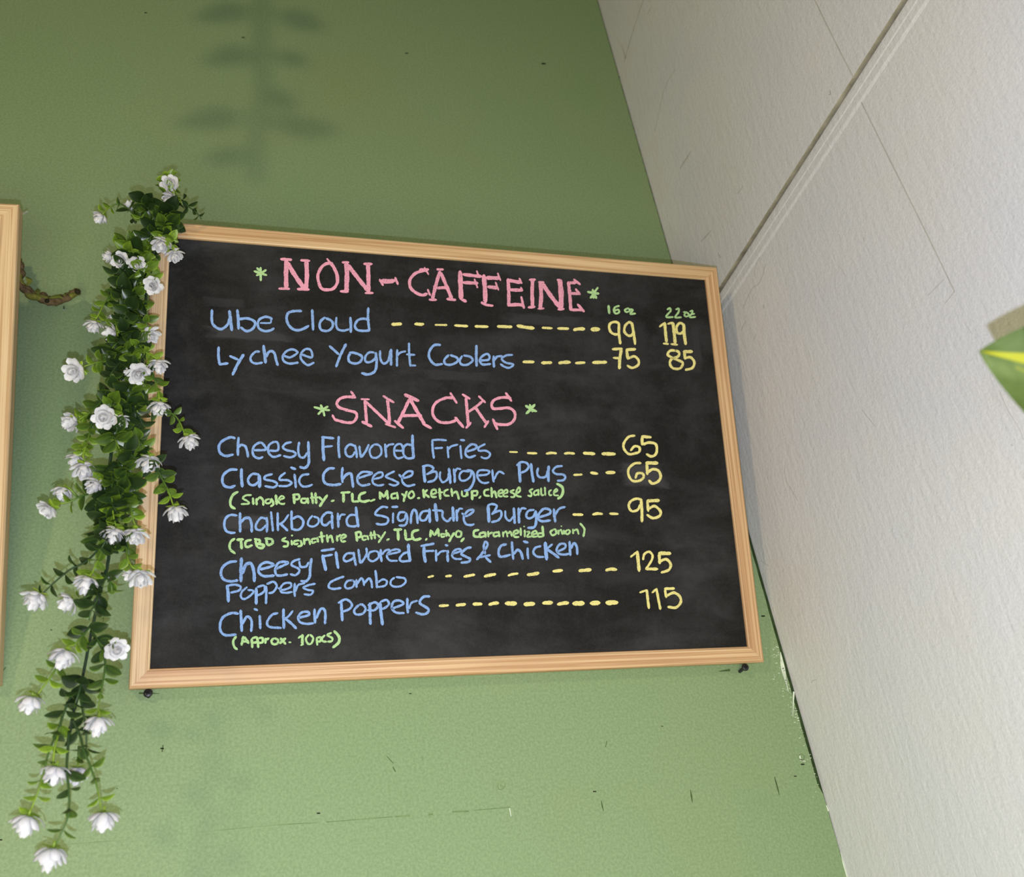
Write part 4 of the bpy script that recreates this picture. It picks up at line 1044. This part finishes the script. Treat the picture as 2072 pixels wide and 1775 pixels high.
# ------------------------------------------------------------------ pothos plant hanging beside the camera
M_pothos = pothos_mat()
M_vine = plain('pothos_stem', rgb(116, 140, 66), 0.5, 0.4)
def pothos_leaf(shape, base, d, nor, L, W, seed=0):
    d = nrm(d); side = nrm(np.cross(d, nor)); nor = nrm(np.cross(side, d))
    q = random.Random(seed)
    us = np.linspace(0, 1, 31)
    vs, ts = [], []
    NV = 31
    STREAK, STREAK2 = 0.10, -0.22
    for u in us:
        wf = (math.sin(math.pi * min(1, u) ** 0.62) ** 0.85) if 0 < u < 1 else 0.0
        back_ = 0.10 * (1 - u) ** 6
        for j in range(NV):
            v = -1 + 2 * j / (NV - 1)
            h = 0.16 * W * wf * abs(v) ** 1.5 - 0.20 * L * u * u + 0.012 * L * math.sin(9 * u + 3 * v)
            vs.append(base + d * L * (u - back_ * abs(v)) + side * v * W * 0.5 * (wf + (0.10 if u < 0.06 else 0)) + nor * h)
            streak = math.exp(-((v - STREAK - 0.05 * math.sin(5 * u)) / 0.13) ** 2) * (1.0 if u > 0.35 else 0.3)
            streak += 0.42 * math.exp(-((v - STREAK2) / 0.09) ** 2) * (1 if 0.62 < u < 0.82 else 0)
            ts.append(streak)
    shape.add(vs, [(i * NV + j, i * NV + j + 1, (i + 1) * NV + j + 1, (i + 1) * NV + j) for i in range(len(us) - 1) for j in range(NV - 1)], 0, ts)

def eye_point(px, py, dist):
    d = ray(px, py); return EYE + d * dist
tip = eye_point(2028, 716, 0.42)
base_l = eye_point(2370, 800, 0.415)
root = bpy.data.objects.new('pothos_plant', None); COL.objects.link(root)
root.location = base_l
tag(root, 'blurred green and yellow pothos leaf poking in at the right edge', 'plant')
s = Shape(); pothos_leaf(s, np.zeros(3), tip - base_l, -CAMF * 1.0 + CAMD * 0.12, np.linalg.norm(tip - base_l) * 1.06, 0.075, 1)
link('leaf', s.mesh('leaf', [M_pothos], True), root)
s = Shape()
s.tube(smooth_line([np.zeros(3), eye_point(2450, 860, 0.435) - base_l, eye_point(2650, 840, 0.42) - base_l, eye_point(2900, 700, 0.40) - base_l], 0.01), 0.0022, 8)
link('stem', s.mesh('stem', [M_vine], True), root)

# a longer trailing pothos vine hanging just above the picture, between the room bulb and the wall
root = bpy.data.objects.new('pothos_plant', None); COL.objects.link(root)
def between(px, py, k=0.2):
    """The place on the way from a wall point to the room bulb."""
    w = at(px, py, 0)
    return w + k * (BULB - w)
top = between(534, -420); root.location = top
tag(root, 'trailing pothos vine hanging above the chalkboard, seen only as a soft leafy shadow', 'plant')
vine = smooth_line([between(x, y) - top for x, y in [(534, -420), (530, -200), (532, 0), (528, 110), (535, 180), (520, 260), (518, 340), (516, 370)]], 0.02)
s = Shape(); s.tube(vine, 0.0062, 8); link('stem', s.mesh('stem', [M_vine], True), root)
q = random.Random(4)
for i, (x0, y0, x1, y1) in enumerate([(530, -180, 430, -150), (530, -120, 640, -95), (530, 10, 402, 38), (530, 15, 668, 62), (530, 95, 418, 128), (533, 100, 632, 134), (535, 165, 596, 232),
                                      (520, 225, 362, 252), (520, 232, 634, 268), (518, 255, 702, 262), (518, 300, 420, 330)]):
    a, b = between(x0, y0) - top, between(x1, y1) - top
    st = a + (b - a) * 0.3
    s = Shape(); s.tube([a, st], 0.0012, 6)
    link('petiole', s.mesh('petiole', [M_vine], True), root)
    s = Shape(); L = np.linalg.norm(b - st)
    pothos_leaf(s, st, b - st, (-0.4, -0.85, -0.1), L * 1.03, min(0.036, L * 0.72), i)
    link('leaf', s.mesh('leaf', [M_pothos], True), root)
